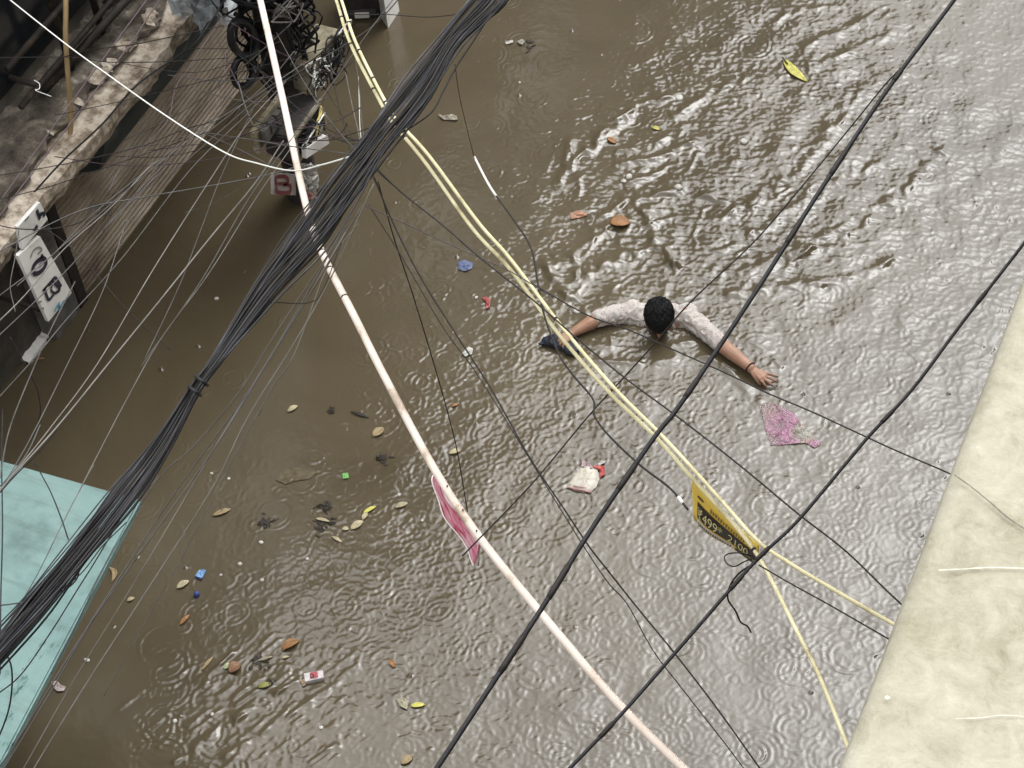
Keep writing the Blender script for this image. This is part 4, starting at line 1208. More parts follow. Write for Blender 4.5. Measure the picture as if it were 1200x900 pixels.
crumple('paper_scrap', lambda s, t: PX(358 + 12 * s, 220 + 12 * t, px + .06), 4, 4, .01, 9, mat('dull pink paper', (.32, .16, .14), .8), 'dull pink paper scrap at the foot of the pole', 'paper')
# crumpled pale plastic sheet hanging above the shutter end
m_sheet = mottled('milky plastic sheet', [(0, (.22, .24, .25)), (1, (.52, .55, .56))], 7, bump=.3, rough=.3)
def shf(s, t):
    return PX(200 + 78 * s, -18 + (24 + 22 * math.sin(s * 3.1) + 8 * math.sin(s * 17)) * t + 4 * s, -5.18 + .05 * math.sin(s * 11) + .06 * t)
crumple('plastic_sheet', shf, 18, 8, .022, 12, m_sheet, 'crumpled milky plastic sheet hanging above the far end of the shutter', 'plastic sheet')
# stall standing in the flood beyond the pole
st = empty('stall', P(430, 10, -1.3), 'dark stall counter with a white end panel standing in the flood at the top', 'stall')
q0, q1, q2 = P(447, 22, 0), P(455, 33, 0), P(468, 13, 0)
def prism(name, foot, z0, z1, m, parent):
    n = len(foot)
    vs = [(p.x, p.y, z0) for p in foot] + [(p.x, p.y, z1) for p in foot]
    fs = [tuple(range(n))[::-1], tuple(range(n, 2 * n))] + [(i, (i + 1) % n, n + (i + 1) % n, n + i) for i in range(n)]
    return from_py(name, vs, fs, m, parent)
prism('end_panel', [q0, q1, q2, q0 + q2 - q1], -1.3, .75, m_white, st)
a0, a1 = P(398, 22, 0), P(445, 20, 0)
back = (q2 - q1)
prism('counter', [a0, a1, a1 + back * 1.6, a0 + back * 1.6], -1.3, .45, m_steel, st)
prism('counter_trim', [a0 + Vector((.01, -.02, 0)), a1 + Vector((-.01, -.02, 0)), a1 + Vector((-.01, -.003, 0)), a0 + Vector((.01, -.003, 0))], .03, .07, m_gry, st)
prism('counter_trim', [a0.lerp(a1, .45) + Vector((0, -.03, 0)), a0.lerp(a1, .8) + Vector((0, -.03, 0)), a0.lerp(a1, .8) + Vector((0, -.021, 0)), a0.lerp(a1, .45) + Vector((0, -.021, 0))], .02, .06, m_white, st)
# ------------------------------------------------------------------ the wading man
m_skin = mottled('wet brown skin', [(0, (.30, .165, .108)), (1, (.40, .235, .16))], 18, bump=.12, bscale=140, dist=.002, rough=.42)
m_hair = mottled('wet black hair', [(0, (.006, .006, .007)), (1, (.018, .018, .020))], 60, bump=.4, bscale=200, rough=.5, spec=.25)
m_shirt = mat('pale printed shirt', rough=.75, spec=.3)
def shirt_mat():
    m = m_shirt
    tc = N(m, 'ShaderNodeTexCoord')
    nd = N(m, 'ShaderNodeTexNoise', Scale=22, Detail=3)
    L(m, tc.outputs['Object'], nd.inputs['Vector'])
    va = N(m, 'ShaderNodeVectorMath', operation='MULTIPLY_ADD')
    va.inputs[1].default_value = (.03, .03, .03)
    L(m, nd.outputs['Color'], va.inputs[0]); L(m, tc.outputs['Object'], va.inputs[2])
    vo = N(m, 'ShaderNodeTexVoronoi', Scale=34)
    L(m, va.outputs[0], vo.inputs['Vector'])
    r = ramp(m, [(.0, (.28, .17, .16)), (.13, (.36, .23, .22)), (.20, (.50, .465, .43)), (.40, (.53, .50, .465)), (.46, (.34, .26, .24)), (.53, (.50, .47, .44))])
    L(m, vo.outputs['Distance'], r.inputs[0]); L(m, r.outputs[0], bsdf(m).inputs['Base Color'])
    n2 = N(m, 'ShaderNodeTexNoise', Scale=60, Detail=4)
    L(m, tc.outputs['Object'], n2.inputs['Vector'])
    bp = N(m, 'ShaderNodeBump', Strength=.2, Distance=.002)
    L(m, n2.outputs['Fac'], bp.inputs['Height']); L(m, bp.outputs[0], bsdf(m).inputs['Normal'])
shirt_mat()
m_trs = mottled('dark wet trousers', [(0, (.02, .02, .025)), (1, (.04, .04, .05))], 10, bump=.2)
m_cord = mat('dark maroon thread', (.05, .010, .012), .7)
m_navy = mottled('wet navy cloth', [(0, (.006, .008, .014)), (1, (.022, .027, .042))], 20, bump=.5, bscale=60, rough=.45)

def cap(bm, p, q, r1, r2, n=14):
    """closed tapered capsule"""
    p, q = Vector(p), Vector(q)
    t = q - p
    ln = t.length
    if ln < 1e-6: t = Vector((0, 0, 1)); ln = 1e-6
    t = t.normalized()
    a = t.orthogonal().normalized(); b = t.cross(a)
    prof = [(-r1 * math.cos(w), r1 * math.sin(w)) for w in [math.pi / 2 * k / 5 for k in range(1, 6)]]
    prof += [(ln + r2 * math.sin(w), r2 * math.cos(w)) for w in [math.pi / 2 * k / 5 for k in range(0, 5)]]
    rows = []
    for s, r in prof:
        rows.append([bm.verts.new(p + t * s + (a * math.cos(2 * math.pi * k / n) + b * math.sin(2 * math.pi * k / n)) * r) for k in range(n)])
    v0 = bm.verts.new(p - t * r1); v1 = bm.verts.new(q + t * r2)
    for k in range(n):
        k2 = (k + 1) % n
        bm.faces.new((v0, rows[0][k2], rows[0][k]))
        bm.faces.new((v1, rows[-1][k], rows[-1][k2]))
        for A, B in zip(rows[:-1], rows[1:]):
            bm.faces.new((A[k], A[k2], B[k2], B[k]))

def ell(bm, M, c, r, n=18):
    res = bmesh.ops.create_uvsphere(bm, u_segments=n, v_segments=n // 2 + 3, radius=1.0)
    for v in res['verts']:
        v.co = M @ Vector((c[0] + v.co.x * r[0], c[1] + v.co.y * r[1], c[2] + v.co.z * r[2]))

def chain(bm, pts, rs, n=14):
    for i in range(len(pts) - 1):
        cap(bm, pts[i], pts[i + 1], rs[i], rs[i + 1], n)

def fuse(name, bm, voxel, m, parent, smooth_n=6, deform=None):
    """union of the overlapping solids as one continuous skin"""
    bmesh.ops.recalc_face_normals(bm, faces=bm.faces)
    me = bpy.data.meshes.new('raw')
    bm.to_mesh(me); bm.free()
    to = bpy.data.objects.new('raw', me)
    COL.objects.link(to)
    md = to.modifiers.new('r', 'REMESH'); md.mode = 'VOXEL'; md.voxel_size = voxel
    if smooth_n:
        ms = to.modifiers.new('s', 'SMOOTH'); ms.factor = .5; ms.iterations = smooth_n
    bpy.context.view_layer.update()
    me2 = bpy.data.meshes.new_from_object(to.evaluated_get(bpy.context.evaluated_depsgraph_get()))
    bpy.data.objects.remove(to)
    me2.materials.clear()
    if deform:
        me2.update()
        cos = [v.co.copy() for v in me2.vertices]; nos = [v.normal.copy() for v in me2.vertices]
        for v, c, nn in zip(me2.vertices, cos, nos):
            v.co = c + nn * deform(c)
    return link_mesh(name, me2, m, parent, True)

from mathutils import noise as mn
fwd = (P(776, 440) - P(772, 367)); fwd.z = 0; fwd.normalize()
lft = Vector((0, 0, 1)).cross(fwd)          # his left
UP = Vector((0, 0, 1))
head_c = P(772.3, 372, .115)
neck = head_c - fwd * .075 - UP * .105
man_o = empty('person', (neck.x, neck.y, -1.3), 'man in a pale printed shirt wading neck deep with both arms stretched out', 'person')
shR, shL = P(741, 366, .015), P(805, 370, .015)
elR, elL = P(702, 373, .045), P(843, 402, .045)
wrR, wrL = P(673, 389, .035), P(880, 431.5, .045)
chest = neck - UP * .16 - fwd * .05
waist = chest - UP * .32 - fwd * .06
pelv = waist - UP * .17

bm = bmesh.new()
# head frame: face tipped down and forward
tl = math.radians(38)
hf = (fwd * math.cos(tl) - UP * math.sin(tl)).normalized()
hu = (UP * math.cos(tl) + fwd * math.sin(tl)).normalized()
MH = Matrix(((lft.x, hf.x, hu.x, head_c.x), (lft.y, hf.y, hu.y, head_c.y), (lft.z, hf.z, hu.z, head_c.z), (0, 0, 0, 1))) @ Matrix.Scale(.90, 4)
ell(bm, MH, (0, -.010, .022), (.074, .094, .082), 22)
ell(bm, MH, (0, .030, -.035), (.060, .060, .080), 20)
ell(bm, MH, (0, .048, -.082), (.043, .040, .034))
ell(bm, MH, (0, .078, .008), (.048, .018, .011))
for s in (-1, 1):
    ell(bm, MH, (s * .078, -.008, -.022), (.009, .020, .030), 12)
    ell(bm, MH, (s * .034, .066, -.036), (.022, .020, .016), 12)
cap(bm, MH @ Vector((0, .086, -.002)), MH @ Vector((0, .106, -.038)), .008, .013)
for s in (-1, 1): cap(bm, MH @ Vector((s * .009, .096, -.040)), MH @ Vector((s * .010, .094, -.041)), .008, .008)
cap(bm, MH @ Vector((-.019, .084, -.064)), MH @ Vector((.019, .084, -.064)), .0075, .0075)
cap(bm, MH @ Vector((-.015, .082, -.074)), MH @ Vector((.015, .082, -.074)), .008, .008)
ell(bm, MH, (0, .076, -.100), (.020, .016, .016), 12)
# neck, trunk, legs
chain(bm, [head_c - hu * .04 - hf * .03, neck, neck - UP * .06], [.056, .058, .075])
chain(bm, [shR, neck - UP * .05, shL], [.055, .07, .055])
for s in (-1, 1):
    chain(bm, [chest + lft * .085 * s + UP * .06, chest + lft * .08 * s - UP * .08, waist + lft * .07 * s, pelv + lft * .08 * s], [.10, .105, .085, .10])
    sh_ = shR if s < 0 else shL
    chain(bm, [sh_, chest + lft * .10 * s], [.06, .09])
    hip = pelv + lft * .09 * s
    kn = hip - UP * .36 + fwd * (.12 if s > 0 else -.02)
    an = Vector((kn.x, kn.y, -1.22)) - fwd * (.02 if s > 0 else .16)
    chain(bm, [hip, kn, an], [.085, .058, .04])
    chain(bm, [an - UP * .04, an - UP * .055 + fwd * .15], [.04, .032])
# arms
chain(bm, [shR, shR.lerp(elR, .5) + UP * .006, elR], [.052, .047, .039])
chain(bm, [elR, elR.lerp(wrR, .35), wrR], [.038, .039, .026])
chain(bm, [shL, shL.lerp(elL, .5) + UP * .006, elL], [.052, .047, .039])
chain(bm, [elL, elL.lerp(wrL, .35), wrL], [.038, .040, .026])
# left hand: palm down, fingers spread and drooping to the water
def hand_fingers(bm, wrist, rows, palm_r):
    kn = [P(*r[0]) for r in rows]
    for k in kn:
        cap(bm, wrist, k, palm_r[0], palm_r[1], 10)
    for a, b in zip(kn[:-1], kn[1:]):
        cap(bm, a, b, palm_r[1], palm_r[1], 10)
    for r in rows:
        pts = [P(*q) for q in r]
        rs = [.0088, .0078, .0070, .0060][:len(pts)]
        chain(bm, pts, rs, 10)
hand_fingers(bm, wrL, [
    [(890.4, 443.8, .046), (894, 447.8, .041), (897, 451.6, .028), (898, 453.8, .014)],       # index
    [(894.6, 442.4, .048), (899.2, 446.4, .045), (903.6, 450.2, .033), (905.4, 452.2, .018)],   # middle
    [(896.8, 440.2, .047), (902.4, 443.2, .044), (908, 446, .033), (911, 447.8, .018)],       # ring
    [(897.6, 437.6, .044), (903.2, 438.8, .040), (908.4, 440.4, .031), (911.4, 441.6, .019)]], (.0155, .0105))
chain(bm, [P(882, 436.2, .042), P(885.2, 442, .038), P(888.6, 447, .028), P(890.6, 450, .014)], [.015, .0112, .0092, .0074], 10)   # thumb
# right hand: closed over the navy bundle
hand_fingers(bm, wrR, [
    [(664.2, 391.4, .052), (659.2, 391.8, .060), (655.2, 395.2, .050), (654.4, 399, .034)],
    [(663.6, 394.0, .052), (658.2, 395.6, .060), (654.6, 399.4, .048), (655, 402.6, .032)],
    [(664.0, 396.8, .050), (659.2, 399.4, .057), (656.4, 403.0, .045), (657.2, 405.8, .030)],
    [(665.2, 399.2, .046), (661.6, 402.6, .052), (659.6, 405.8, .042), (660.6, 408.2, .030)]], (.0160, .0122))
chain(bm, [P(669, 394.6, .034), P(664.5, 398.4, .018), P(660, 401, .010)], [.016, .0125, .0095], 10)
body = fuse('body', bm, .0034, m_skin, man_o, 3)

# shirt: shell over trunk and sleeves to the elbow, with soft creases
bm = bmesh.new()
slR, slL = elR.lerp(wrR, .02), elL.lerp(wrL, .02)
chain(bm, [shR - UP * .002, shR.lerp(elR, .5) + UP * .008, shR.lerp(elR, .90) + UP * .006, slR], [.061, .053, .047, .047])
chain(bm, [shL - UP * .002, shL.lerp(elL, .5) + UP * .008, shL.lerp(elL, .90) + UP * .006, slL], [.061, .053, .047, .047])
chain(bm, [shR, neck - UP * .052 - fwd * .02, shL], [.066, .082, .066])
chain(bm, [neck - UP * .085 - fwd * .01, neck - UP * .035], [.085, .071])
for s in (-1, 1):
    chain(bm, [chest + lft * .085 * s + UP * .06, chest + lft * .08 * s - UP * .08, waist + lft * .07 * s, pelv + lft * .08 * s], [.115, .12, .105, .118])
    chain(bm, [shR if s < 0 else shL, chest + lft * .10 * s], [.07, .105])
def crease(c):
    a = mn.noise(Vector((c.x * 22, c.y * 22, c.z * 30)))
    b = mn.noise(Vector((c.x * 48 + 5, c.y * 48, c.z * 48)))
    return .008 * (1 - abs(a) * 2.4) + .0018 * b - .004
shirt = fuse('shirt', bm, .0055, m_shirt, man_o, 3, crease)
bm = bmesh.new()
for k in range(9):
    a0, a1 = -2.4 + k * .53, -2.4 + (k + 1) * .53
    f = lambda a: neck + UP * (-.012 + .012 * math.cos(a)) + (lft * math.sin(a) - fwd * math.cos(a)) * .066
    cap(bm, f(a0), f(a1), .012, .012, 8)
fuse('collar', bm, .0045, m_shirt, man_o, 2)
bm = bmesh.new()
for s in (-1, 1):
    hip = pelv + lft * .09 * s
    kn = hip - UP * .36 + fwd * (.12 if s > 0 else -.02)
    an = Vector((kn.x, kn.y, -1.18)) - fwd * (.02 if s > 0 else .16)
    chain(bm, [pelv + UP * .06, hip, kn, an], [.12, .10, .073, .06])
fuse('trousers', bm, .012, m_trs, man_o, 3)
# hair: close cap and many short curved locks
bm = bmesh.new()
ell(bm, MH, (0, -.014, .030), (.081, .101, .086), 22)
ell(bm, MH, (0, -.055, -.025), (.066, .055, .062), 18)
ell(bm, MH, (0, .058, .050), (.060, .034, .036), 16)
hair = fuse('hair', bm, .006, m_hair, man_o, 2, lambda c: .004 * mn.noise(c * 45) + .002 * mn.noise(c * 140))
vs, fs = [], []
rh = random.Random(77)
for k in range(900):
    th = rh.uniform(0, 2 * math.pi)
    ph = math.acos(rh.uniform(-.15, 1))
    dirn = Vector((math.sin(ph) * math.cos(th), math.sin(ph) * math.sin(th), math.cos(ph)))
    if dirn.z < .15 and dirn.y > .35: continue
    base = Vector((dirn.x * .080, -.014 + dirn.y * .100, .030 + dirn.z * .085))
    swirl = Vector((-dirn.y, dirn.x, 0)) * rh.uniform(-.4, .9) + Vector((0, .75, -.35))
    tan = (swirl - dirn * swirl.dot(dirn))
    if tan.length < .01: continue
    tan.normalize()
    side = dirn.cross(tan)
    ln = rh.uniform(.022, .042)
    cv = rh.uniform(-1, 1)
    pts = []
    for j in range(5):
        t = j / 4
        pts.append(MH @ (base + dirn * (.001 + .0055 * math.sin(t * 2.6)) + tan * ln * t + side * cv * .014 * t * t))
    tube_geo(pts, [.0030, .0034, .0030, .0022, .0010], 4, vs, fs)
from_py('locks', vs, fs, m_hair, hair, True)
# eyebrows, moustache, eyes
for s in (-1, 1):
    tube('eyebrow', [MH @ Vector((s * x, .094 - abs(x - .03) * .25, .006 + .004 * math.sin((x - .012) * 80))) for x in (.012, .022, .032, .044)], [.003, .0045, .004, .002], m_hair, body, 6)
    bm = bmesh.new(); ell(bm, MH, (s * .030, .082, -.016), (.013, .009, .008), 12)
    from_bm('eye', bm, mat('eye', (.03, .02, .015), .2), body, True)
tube('moustache', [MH @ Vector((x, .0945 - abs(x) * .25, -.056 - abs(x) * .25)) for x in (-.026, -.013, 0, .013, .026)], [.002, .0055, .004, .0055, .002], m_hair, body, 6)
# thread bracelet on his left wrist
wt = (wrL - elL).normalized()
wa = wt.cross(UP).normalized(); wb = wt.cross(wa)
pts = [wrL - wt * .006 + (wa * math.cos(k / 16 * 2 * math.pi) + wb * math.sin(k / 16 * 2 * math.pi)) * .0285 for k in range(17)]
tube('bracelet', pts, .0042, m_cord, man_o, 6)
# small dark strap ends at the sleeve hems
for e, d_ in ((elR, (elR - shR)), (elL, (elL - shL))):
    pass
# navy bundle under his right hand
bm = bmesh.new()
zz = .022
pp = [P(633, 402.6, zz), P(641, 399.5, zz), P(650, 399.5, zz), P(661, 403, zz), P(670, 409.5, zz), P(675, 414, zz - .01)]
rr_ = [.012, .030, .046, .047, .040, .026]
chain(bm, pp, rr_, 14)
bun_o = fuse('bundle', bm, .006, m_navy, None, 4, lambda c: .010 * mn.noise(c * 26) - abs(mn.noise(c * 40 + Vector((3, 1, 2)))) * .007)
for v in bun_o.data.vertices:
    v.co.z = zz + (v.co.z - zz) * .62
tag(bun_o, 'pointed dark navy bundle gripped in the wading man right hand', 'bag')
# ------------------------------------------------------------------ things floating on the flood
def fmat(name, c, rough=.5):
    return mottled(name, [(0, tuple(x * .5 for x in c)), (1, c)], 30, bump=.15, rough=rough)
m_lf = {'yellow': fmat('yellow leaf', (.62, .58, .14)), 'cream': fmat('cream dead leaf', (.46, .40, .25)), 'tan': fmat('tan dead leaf', (.34, .26, .14)),
        'orange': fmat('orange dead leaf', (.34, .17, .065)), 'brown': fmat('brown dead leaf', (.24, .13, .07)), 'olive': fmat('olive leaf', (.24, .25, .07)),
        'green': fmat('pale green leaf', (.40, .46, .26))}
def leaf(a, b, wpx, key, label, group='leaves floating on the flood', curl=.3, bend=0.0, z=.004, name='leaf'):
    p, q = P(*a), P(*b)
    ax = q - p
    ln = ax.length
    t = ax.normalized(); s = Vector((-t.y, t.x, 0))
    w = wpx * .0046 / 2
    vs, fs = [], []
    n = 7
    for i in range(n + 1):
        x = i / n
        ww = w * max(.06, math.sin(math.pi * min(1, x * .96 + .03)) ** .75)
        c = p + ax * x + s * bend * ln * math.sin(math.pi * x)
        zc = z + wz(c) + .012 * curl * math.sin(math.pi * x)
        for k, e in ((-1, 1), (-.5, .4), (0, 0), (.5, .4), (1, 1)):
            vs.append(Vector((c.x, c.y, 0)) + s * ww * k + UP * (zc + e * ww * curl))
    for i in range(n):
        for k in range(4):
            a_ = i * 5 + k
            fs.append((a_, a_ + 1, a_ + 6, a_ + 5))
    o = from_py(name, vs, fs, m_lf[key] if isinstance(key, str) else key, None, True)
    md = o.modifiers.new('thickness', 'SOLIDIFY'); md.thickness = .0015
    tag(o, label, 'leaf' if name == 'leaf' else name.replace('_', ' '), group)
    return o
big = leaf((918, 70), (946, 96), 13, 'yellow', 'large bright yellow leaf floating at the upper right', curl=.25, bend=-.06)
tube('stem', spline([P(917, 67, .012), P(919, 70, .014), P(923, 75, .014)], 4), .004, m_dark, big, 6)
leaf((249, 605), (271, 597), 7, 'tan', 'long tan leaf floating right of the teal canopy')
leaf((207, 690), (222, 681), 8, 'cream', 'pale cream leaf beside the blue packet')
leaf((211, 733), (222, 721), 5, 'orange', 'thin orange leaf below the blue packet')
leaf((411, 621), (426, 611), 9, 'cream', 'plump cream leaf at the head of the leaf row')
leaf((401, 620), (409, 621), 5, 'cream', 'tiny cream leaf touching the plump one')
leaf((426, 602), (441, 594), 5, 'yellow', 'thin yellow leaf at the top of the leaf row')
leaf((425, 610), (431, 601), 6, 'cream', 'small cream leaf in the middle of the leaf row')
leaf((370, 608), (387, 612), 4, 'cream', 'thin pale leaf left of the leaf row')
leaf((389, 629), (401, 636), 4, 'cream', 'narrow pale leaf below the leaf row')
leaf((463, 595), (478, 590), 7, 'cream', 'pale petal shaped leaf right of the leaf row')
leaf((526, 532), (540, 528), 7, 'cream', 'cream leaf floating just right of the pink conduit')
leaf((330, 762), (351, 751), 10, 'orange', 'curled orange leaf above the red and white pack', curl=.6)
leaf((269, 789), (282, 778), 13, 'brown', 'round reddish brown leaf at the lower left', curl=.5)
leaf((263, 785), (270, 778), 6, 'green', 'pale green leaf touching the round brown leaf')
leaf((302, 807), (318, 803), 7, 'olive', 'olive leaf below the round brown leaf')
leaf((481, 828), (498, 826), 6, 'yellow', 'narrow yellow leaf beside a scrap of film at the bottom')
leaf((457, 774), (463, 783), 6, 'orange', 'small orange leaf near the bottom centre')
leaf((715, 264), (739, 262), 19, 'orange', 'wide orange yellow leaf upstream of the man', curl=.35)
leaf((712, 163), (722, 169), 8, 'orange', 'small orange leaf among the wake streaks')
leaf((764, 150), (773, 153), 6, 'yellow', 'small yellow leaf above the wake streaks')
leaf((128, 665), (131, 683), 6, 'tan', 'curled tan leaf by the edge of the teal canopy', bend=.25)
leaf((149, 705), (158, 701), 5, 'cream', 'small cream leaf near the teal canopy')
leaf((437, 512), (450, 502), 11, 'tan', 'rounded tan leaf left of the pink conduit')
leaf((470, 896), (484, 886), 9, 'tan', 'tan leaf cut by the bottom edge')
leaf((529, 477), (537, 474), 4, 'orange', 'tiny orange leaf above the cream leaf by the conduit')
leaf((411, 483), (433, 490), 4, fmat('wet dark bark', (.035, .028, .020)), 'short dark twig floating left of the pink conduit', None, name='twig')
leaf((337, 483), (349, 476), 7, 'cream', 'pale cream leaf alone on the dark water left of the conduit')
leaf((339, 770), (330, 772), 3, 'cream', 'pale sliver of leaf beside the curled orange leaf')
leaf((320, 770), (302, 775), 4, fmat('wet straw', (.30, .26, .18)), 'pale straw floating beside the curled orange leaf', None, name='straw')
leaf((44, 422), (53, 421), 3, 'orange', 'small orange leaf on dark water below the shop sign')
leaf((236, 786), (250, 770), 4, 'tan', 'long thin tan leaf at the lower left', curl=.1)

def scrap(name, outline, c, label, cat, group=None, z=.006, amp=.006, seed=1, rough=.45, th=.002, m=None, parent=None):
    """small crumpled sheet with the given outline"""
    pts = [P(u, v, 0) for u, v in outline]
    c0 = sum(pts, Vector()) / len(pts)
    r = random.Random(seed)
    rings = [1.0, .66, .33]
    vs, fs = [], []
    dense = []
    for i, p in enumerate(pts):
        q = pts[(i + 1) % len(pts)]
        dense += [p, p.lerp(q, .5)]
    n = len(dense)
    for f in rings:
        for p in dense:
            w = c0.lerp(p, f)
            vs.append(Vector((w.x + r.uniform(-1, 1) * amp * .4, w.y + r.uniform(-1, 1) * amp * .4, z + wz(w) + r.uniform(-.3, 1) * amp)))
    vs.append(Vector((c0.x, c0.y, z + wz(c0) + amp * 1.2)))
    for k in range(2):
        for i in range(n):
            j = (i + 1) % n
            fs.append((k * n + i, k * n + j, (k + 1) * n + j, (k + 1) * n + i))
    for i in range(n):
        fs.append((2 * n + i, 2 * n + (i + 1) % n, 3 * n))
    o = from_py(name, vs, fs, m or fmat(name, c, rough), parent, False)
    md = o.modifiers.new('thickness', 'SOLIDIFY'); md.thickness = th
    if parent is None: tag(o, label, cat, group)
    return o
scrap('plastic_scrap', [(536, 309), (545, 306), (554, 309), (553, 315), (546, 319), (538, 316)], (.14, .18, .32), 'crumpled blue plastic scrap left of the yellow ropes', 'plastic', seed=2)
scrap('plastic_scrap', [(565, 350), (570, 349), (575, 353), (574, 362), (570, 363), (569, 356)], (.40, .10, .09), 'small red plastic scrap left of the yellow ropes', 'plastic', seed=3)
scrap('paper_scrap', [(541, 416), (549, 408), (555, 409), (553, 416), (546, 419)], (.58, .57, .52), 'white folded paper scrap between conduit and ropes', 'paper', seed=4)
scrap('wrapper', [(668, 252), (678, 249), (688, 251), (688, 255), (678, 256), (669, 258)], (.48, .26, .17), 'torn pinkish orange wrapper near the ropes above the man', 'wrapper', seed=5)
scrap('wrapper', [(401, 556), (408, 555), (409, 561), (402, 562)], (.20, .48, .14), 'tiny bright green wrapper on the dark water', 'wrapper', seed=6, amp=.003)
scrap('paper_scrap', [(61, 800), (68, 799), (72, 804), (78, 806), (76, 810), (68, 811), (63, 805)], (.62, .52, .50), 'pinkish white paper scrap at the teal canopy edge', 'paper', seed=7)
scrap('film_scrap', [(464, 820), (472, 818), (480, 823), (477, 833), (469, 829)], (.36, .34, .24), 'yellowish film scrap beside the narrow yellow leaf', 'plastic', seed=8)
# submerged looking brown sheet
m_sub = fmat('silty brown film', (.125, .10, .06), .25)
scrap('plastic_sheet', [(323, 563), (331, 551), (345, 548), (362, 549), (372, 554), (362, 562), (345, 564), (335, 568)], None, 'silt brown plastic sheet just awash on the dark water', 'plastic sheet', z=.002, amp=.002, seed=9, m=m_sub)
# blue packet and blue cap
bp0 = empty('packet', P(235, 673), 'small glossy blue packet floating beside a cream leaf', 'packet')
scrap('pouch', [(229, 676), (235, 668), (242, 669), (237, 679)], (.20, .36, .62), None, None, amp=.006, seed=10, rough=.25, parent=bp0)
scrap('seam', [(229, 677), (231, 674), (238, 679), (236, 681)], (.03, .05, .16), None, None, amp=.002, seed=11, parent=bp0)
bm = bmesh.new()
c = P(231, 698)
cap(bm, c + UP * .004, c + UP * .016, .015, .014, 14)
tag(from_bm('bottle_cap', bm, fmat('blue cap', (.06, .09, .30)), None, True), 'dark blue bottle cap floating below the blue packet', 'bottle cap')
# white lid
c = P(796, 115)
prof = [(0, .012), (.014, .012), (.021, .009), (.024, .002), (.023, -.002)]
vs = [c + Vector((r_ * math.cos(k / 20 * 2 * math.pi), r_ * math.sin(k / 20 * 2 * math.pi), z_)) for r_, z_ in prof[1:] for k in range(20)] + [c + UP * .0125]
fs = [(i * 20 + k, i * 20 + (k + 1) % 20, (i + 1) * 20 + (k + 1) % 20, (i + 1) * 20 + k) for i in range(3) for k in range(20)] + [(80, k, (k + 1) % 20)[::-1] for k in range(20)]
tag(from_py('lid', vs, fs, fmat('white plastic', (.74, .74, .70)), None, True), 'round white plastic lid beside the wake streaks', 'lid')
# red and white pack
pk_o = empty('carton', P(367, 796), 'small white carton with red print floating at the lower left', 'carton')
a, b, c, d = P(358, 802), P(380, 797), P(379, 788), P(357, 792)
def hexa(name, q, z0, z1, m, parent):
    vs = [Vector((p.x, p.y, z0)) for p in q] + [Vector((p.x, p.y, z1)) for p in q]
    bm = bmesh.new()
    V = [bm.verts.new(v) for v in vs]
    for f in [(0, 1, 2, 3), (7, 6, 5, 4), (0, 4, 5, 1), (1, 5, 6, 2), (2, 6, 7, 3), (3, 7, 4, 0)]:
        bm.faces.new([V[i] for i in f])
    bmesh.ops.recalc_face_normals(bm, faces=bm.faces)
    bmesh.ops.bevel(bm, geom=list(bm.edges), offset=.002, segments=2, affect='EDGES')
    return from_bm(name, bm, m, parent)
hexa('box', [a, b, c, d], -.012, .024, fmat('white card', (.62, .58, .57)), pk_o)
f = lambda s, t: a.lerp(b, s).lerp(d.lerp(c, s), t)
hexa('red_label', [f(.30, .18), f(.72, .18), f(.72, .92), f(.30, .92)], .0245, .0252, fmat('red card print', (.44, .10, .12)), pk_o)
o = tube('ring_mark', [f(.40, .5).lerp(f(.40, .5) + (f(.48, .5) - f(.40, .5)) * 1.0, 0) + ((b - a) * .085 * math.cos(k / 12 * 2 * math.pi) + (d - a) * .22 * math.sin(k / 12 * 2 * math.pi)) + UP * .0258 for k in range(13)], .0022, m_bk, pk_o, 5)
scrap('torn_flap', [(351, 799), (357, 797), (360, 802), (355, 806)], (.40, .30, .20), None, None, amp=.006, seed=13, parent=pk_o)
# plastic carrier bag
m_bag = mottled('cream plastic bag', [(0, (.40, .36, .29)), (.6, (.56, .53, .46)), (1, (.66, .62, .56))], 14, bump=.3, bscale=40, dist=.006, rough=.3)
cb = empty('carrier_bag', P(686, 562), 'crumpled cream carrier bag with a pink hem and red handle', 'bag')
bo = [(664, 572), (672, 559), (680, 548), (690, 546), (700, 551), (703, 561), (699, 571), (692, 578), (678, 575)]
pts = [P(u, v) for u, v in bo]
cc = sum(pts, Vector()) / len(pts)
rz = random.Random(3)
vs, fs = [], []
dn = []
for i, p in enumerate(pts):
    for k in range(3): dn.append(p.lerp(pts[(i + 1) % len(pts)], k / 3))
nn_ = len(dn)
for fct, hh in ((1, .003), (.86, .012), (.66, .017), (.42, .019), (.2, .020)):
    for p in dn:
        w = cc.lerp(p, fct)
        vs.append(Vector((w.x, w.y, hh + rz.uniform(-.006, .006))))
vs.append(Vector((cc.x, cc.y, .019)))
for k in range(4):
    for i in range(nn_): fs.append((k * nn_ + i, k * nn_ + (i + 1) % nn_, (k + 1) * nn_ + (i + 1) % nn_, (k + 1) * nn_ + i))
for i in range(nn_): fs.append((4 * nn_ + i, 4 * nn_ + (i + 1) % nn_, 5 * nn_))
from_py('pouch', vs, fs, m_bag, cb, True)
m_hm = fmat('pink hem print', (.60, .30, .32))
tube('hem', spline([P(665, 571, .008), P(674, 573, .012), P(684, 575, .012), P(693, 577, .008)], 5), .0038, m_hm, cb, 6)
tube('hem', spline([P(667, 568, .013), P(676, 570, .018), P(688, 572, .016)], 5), .0022, m_hm, cb, 6)
scrap('handle', [(694, 548), (703, 546), (709, 549), (709, 557), (704, 561), (703, 553)], (.60, .12, .11), None, None, z=.008, amp=.008, seed=14, parent=cb)
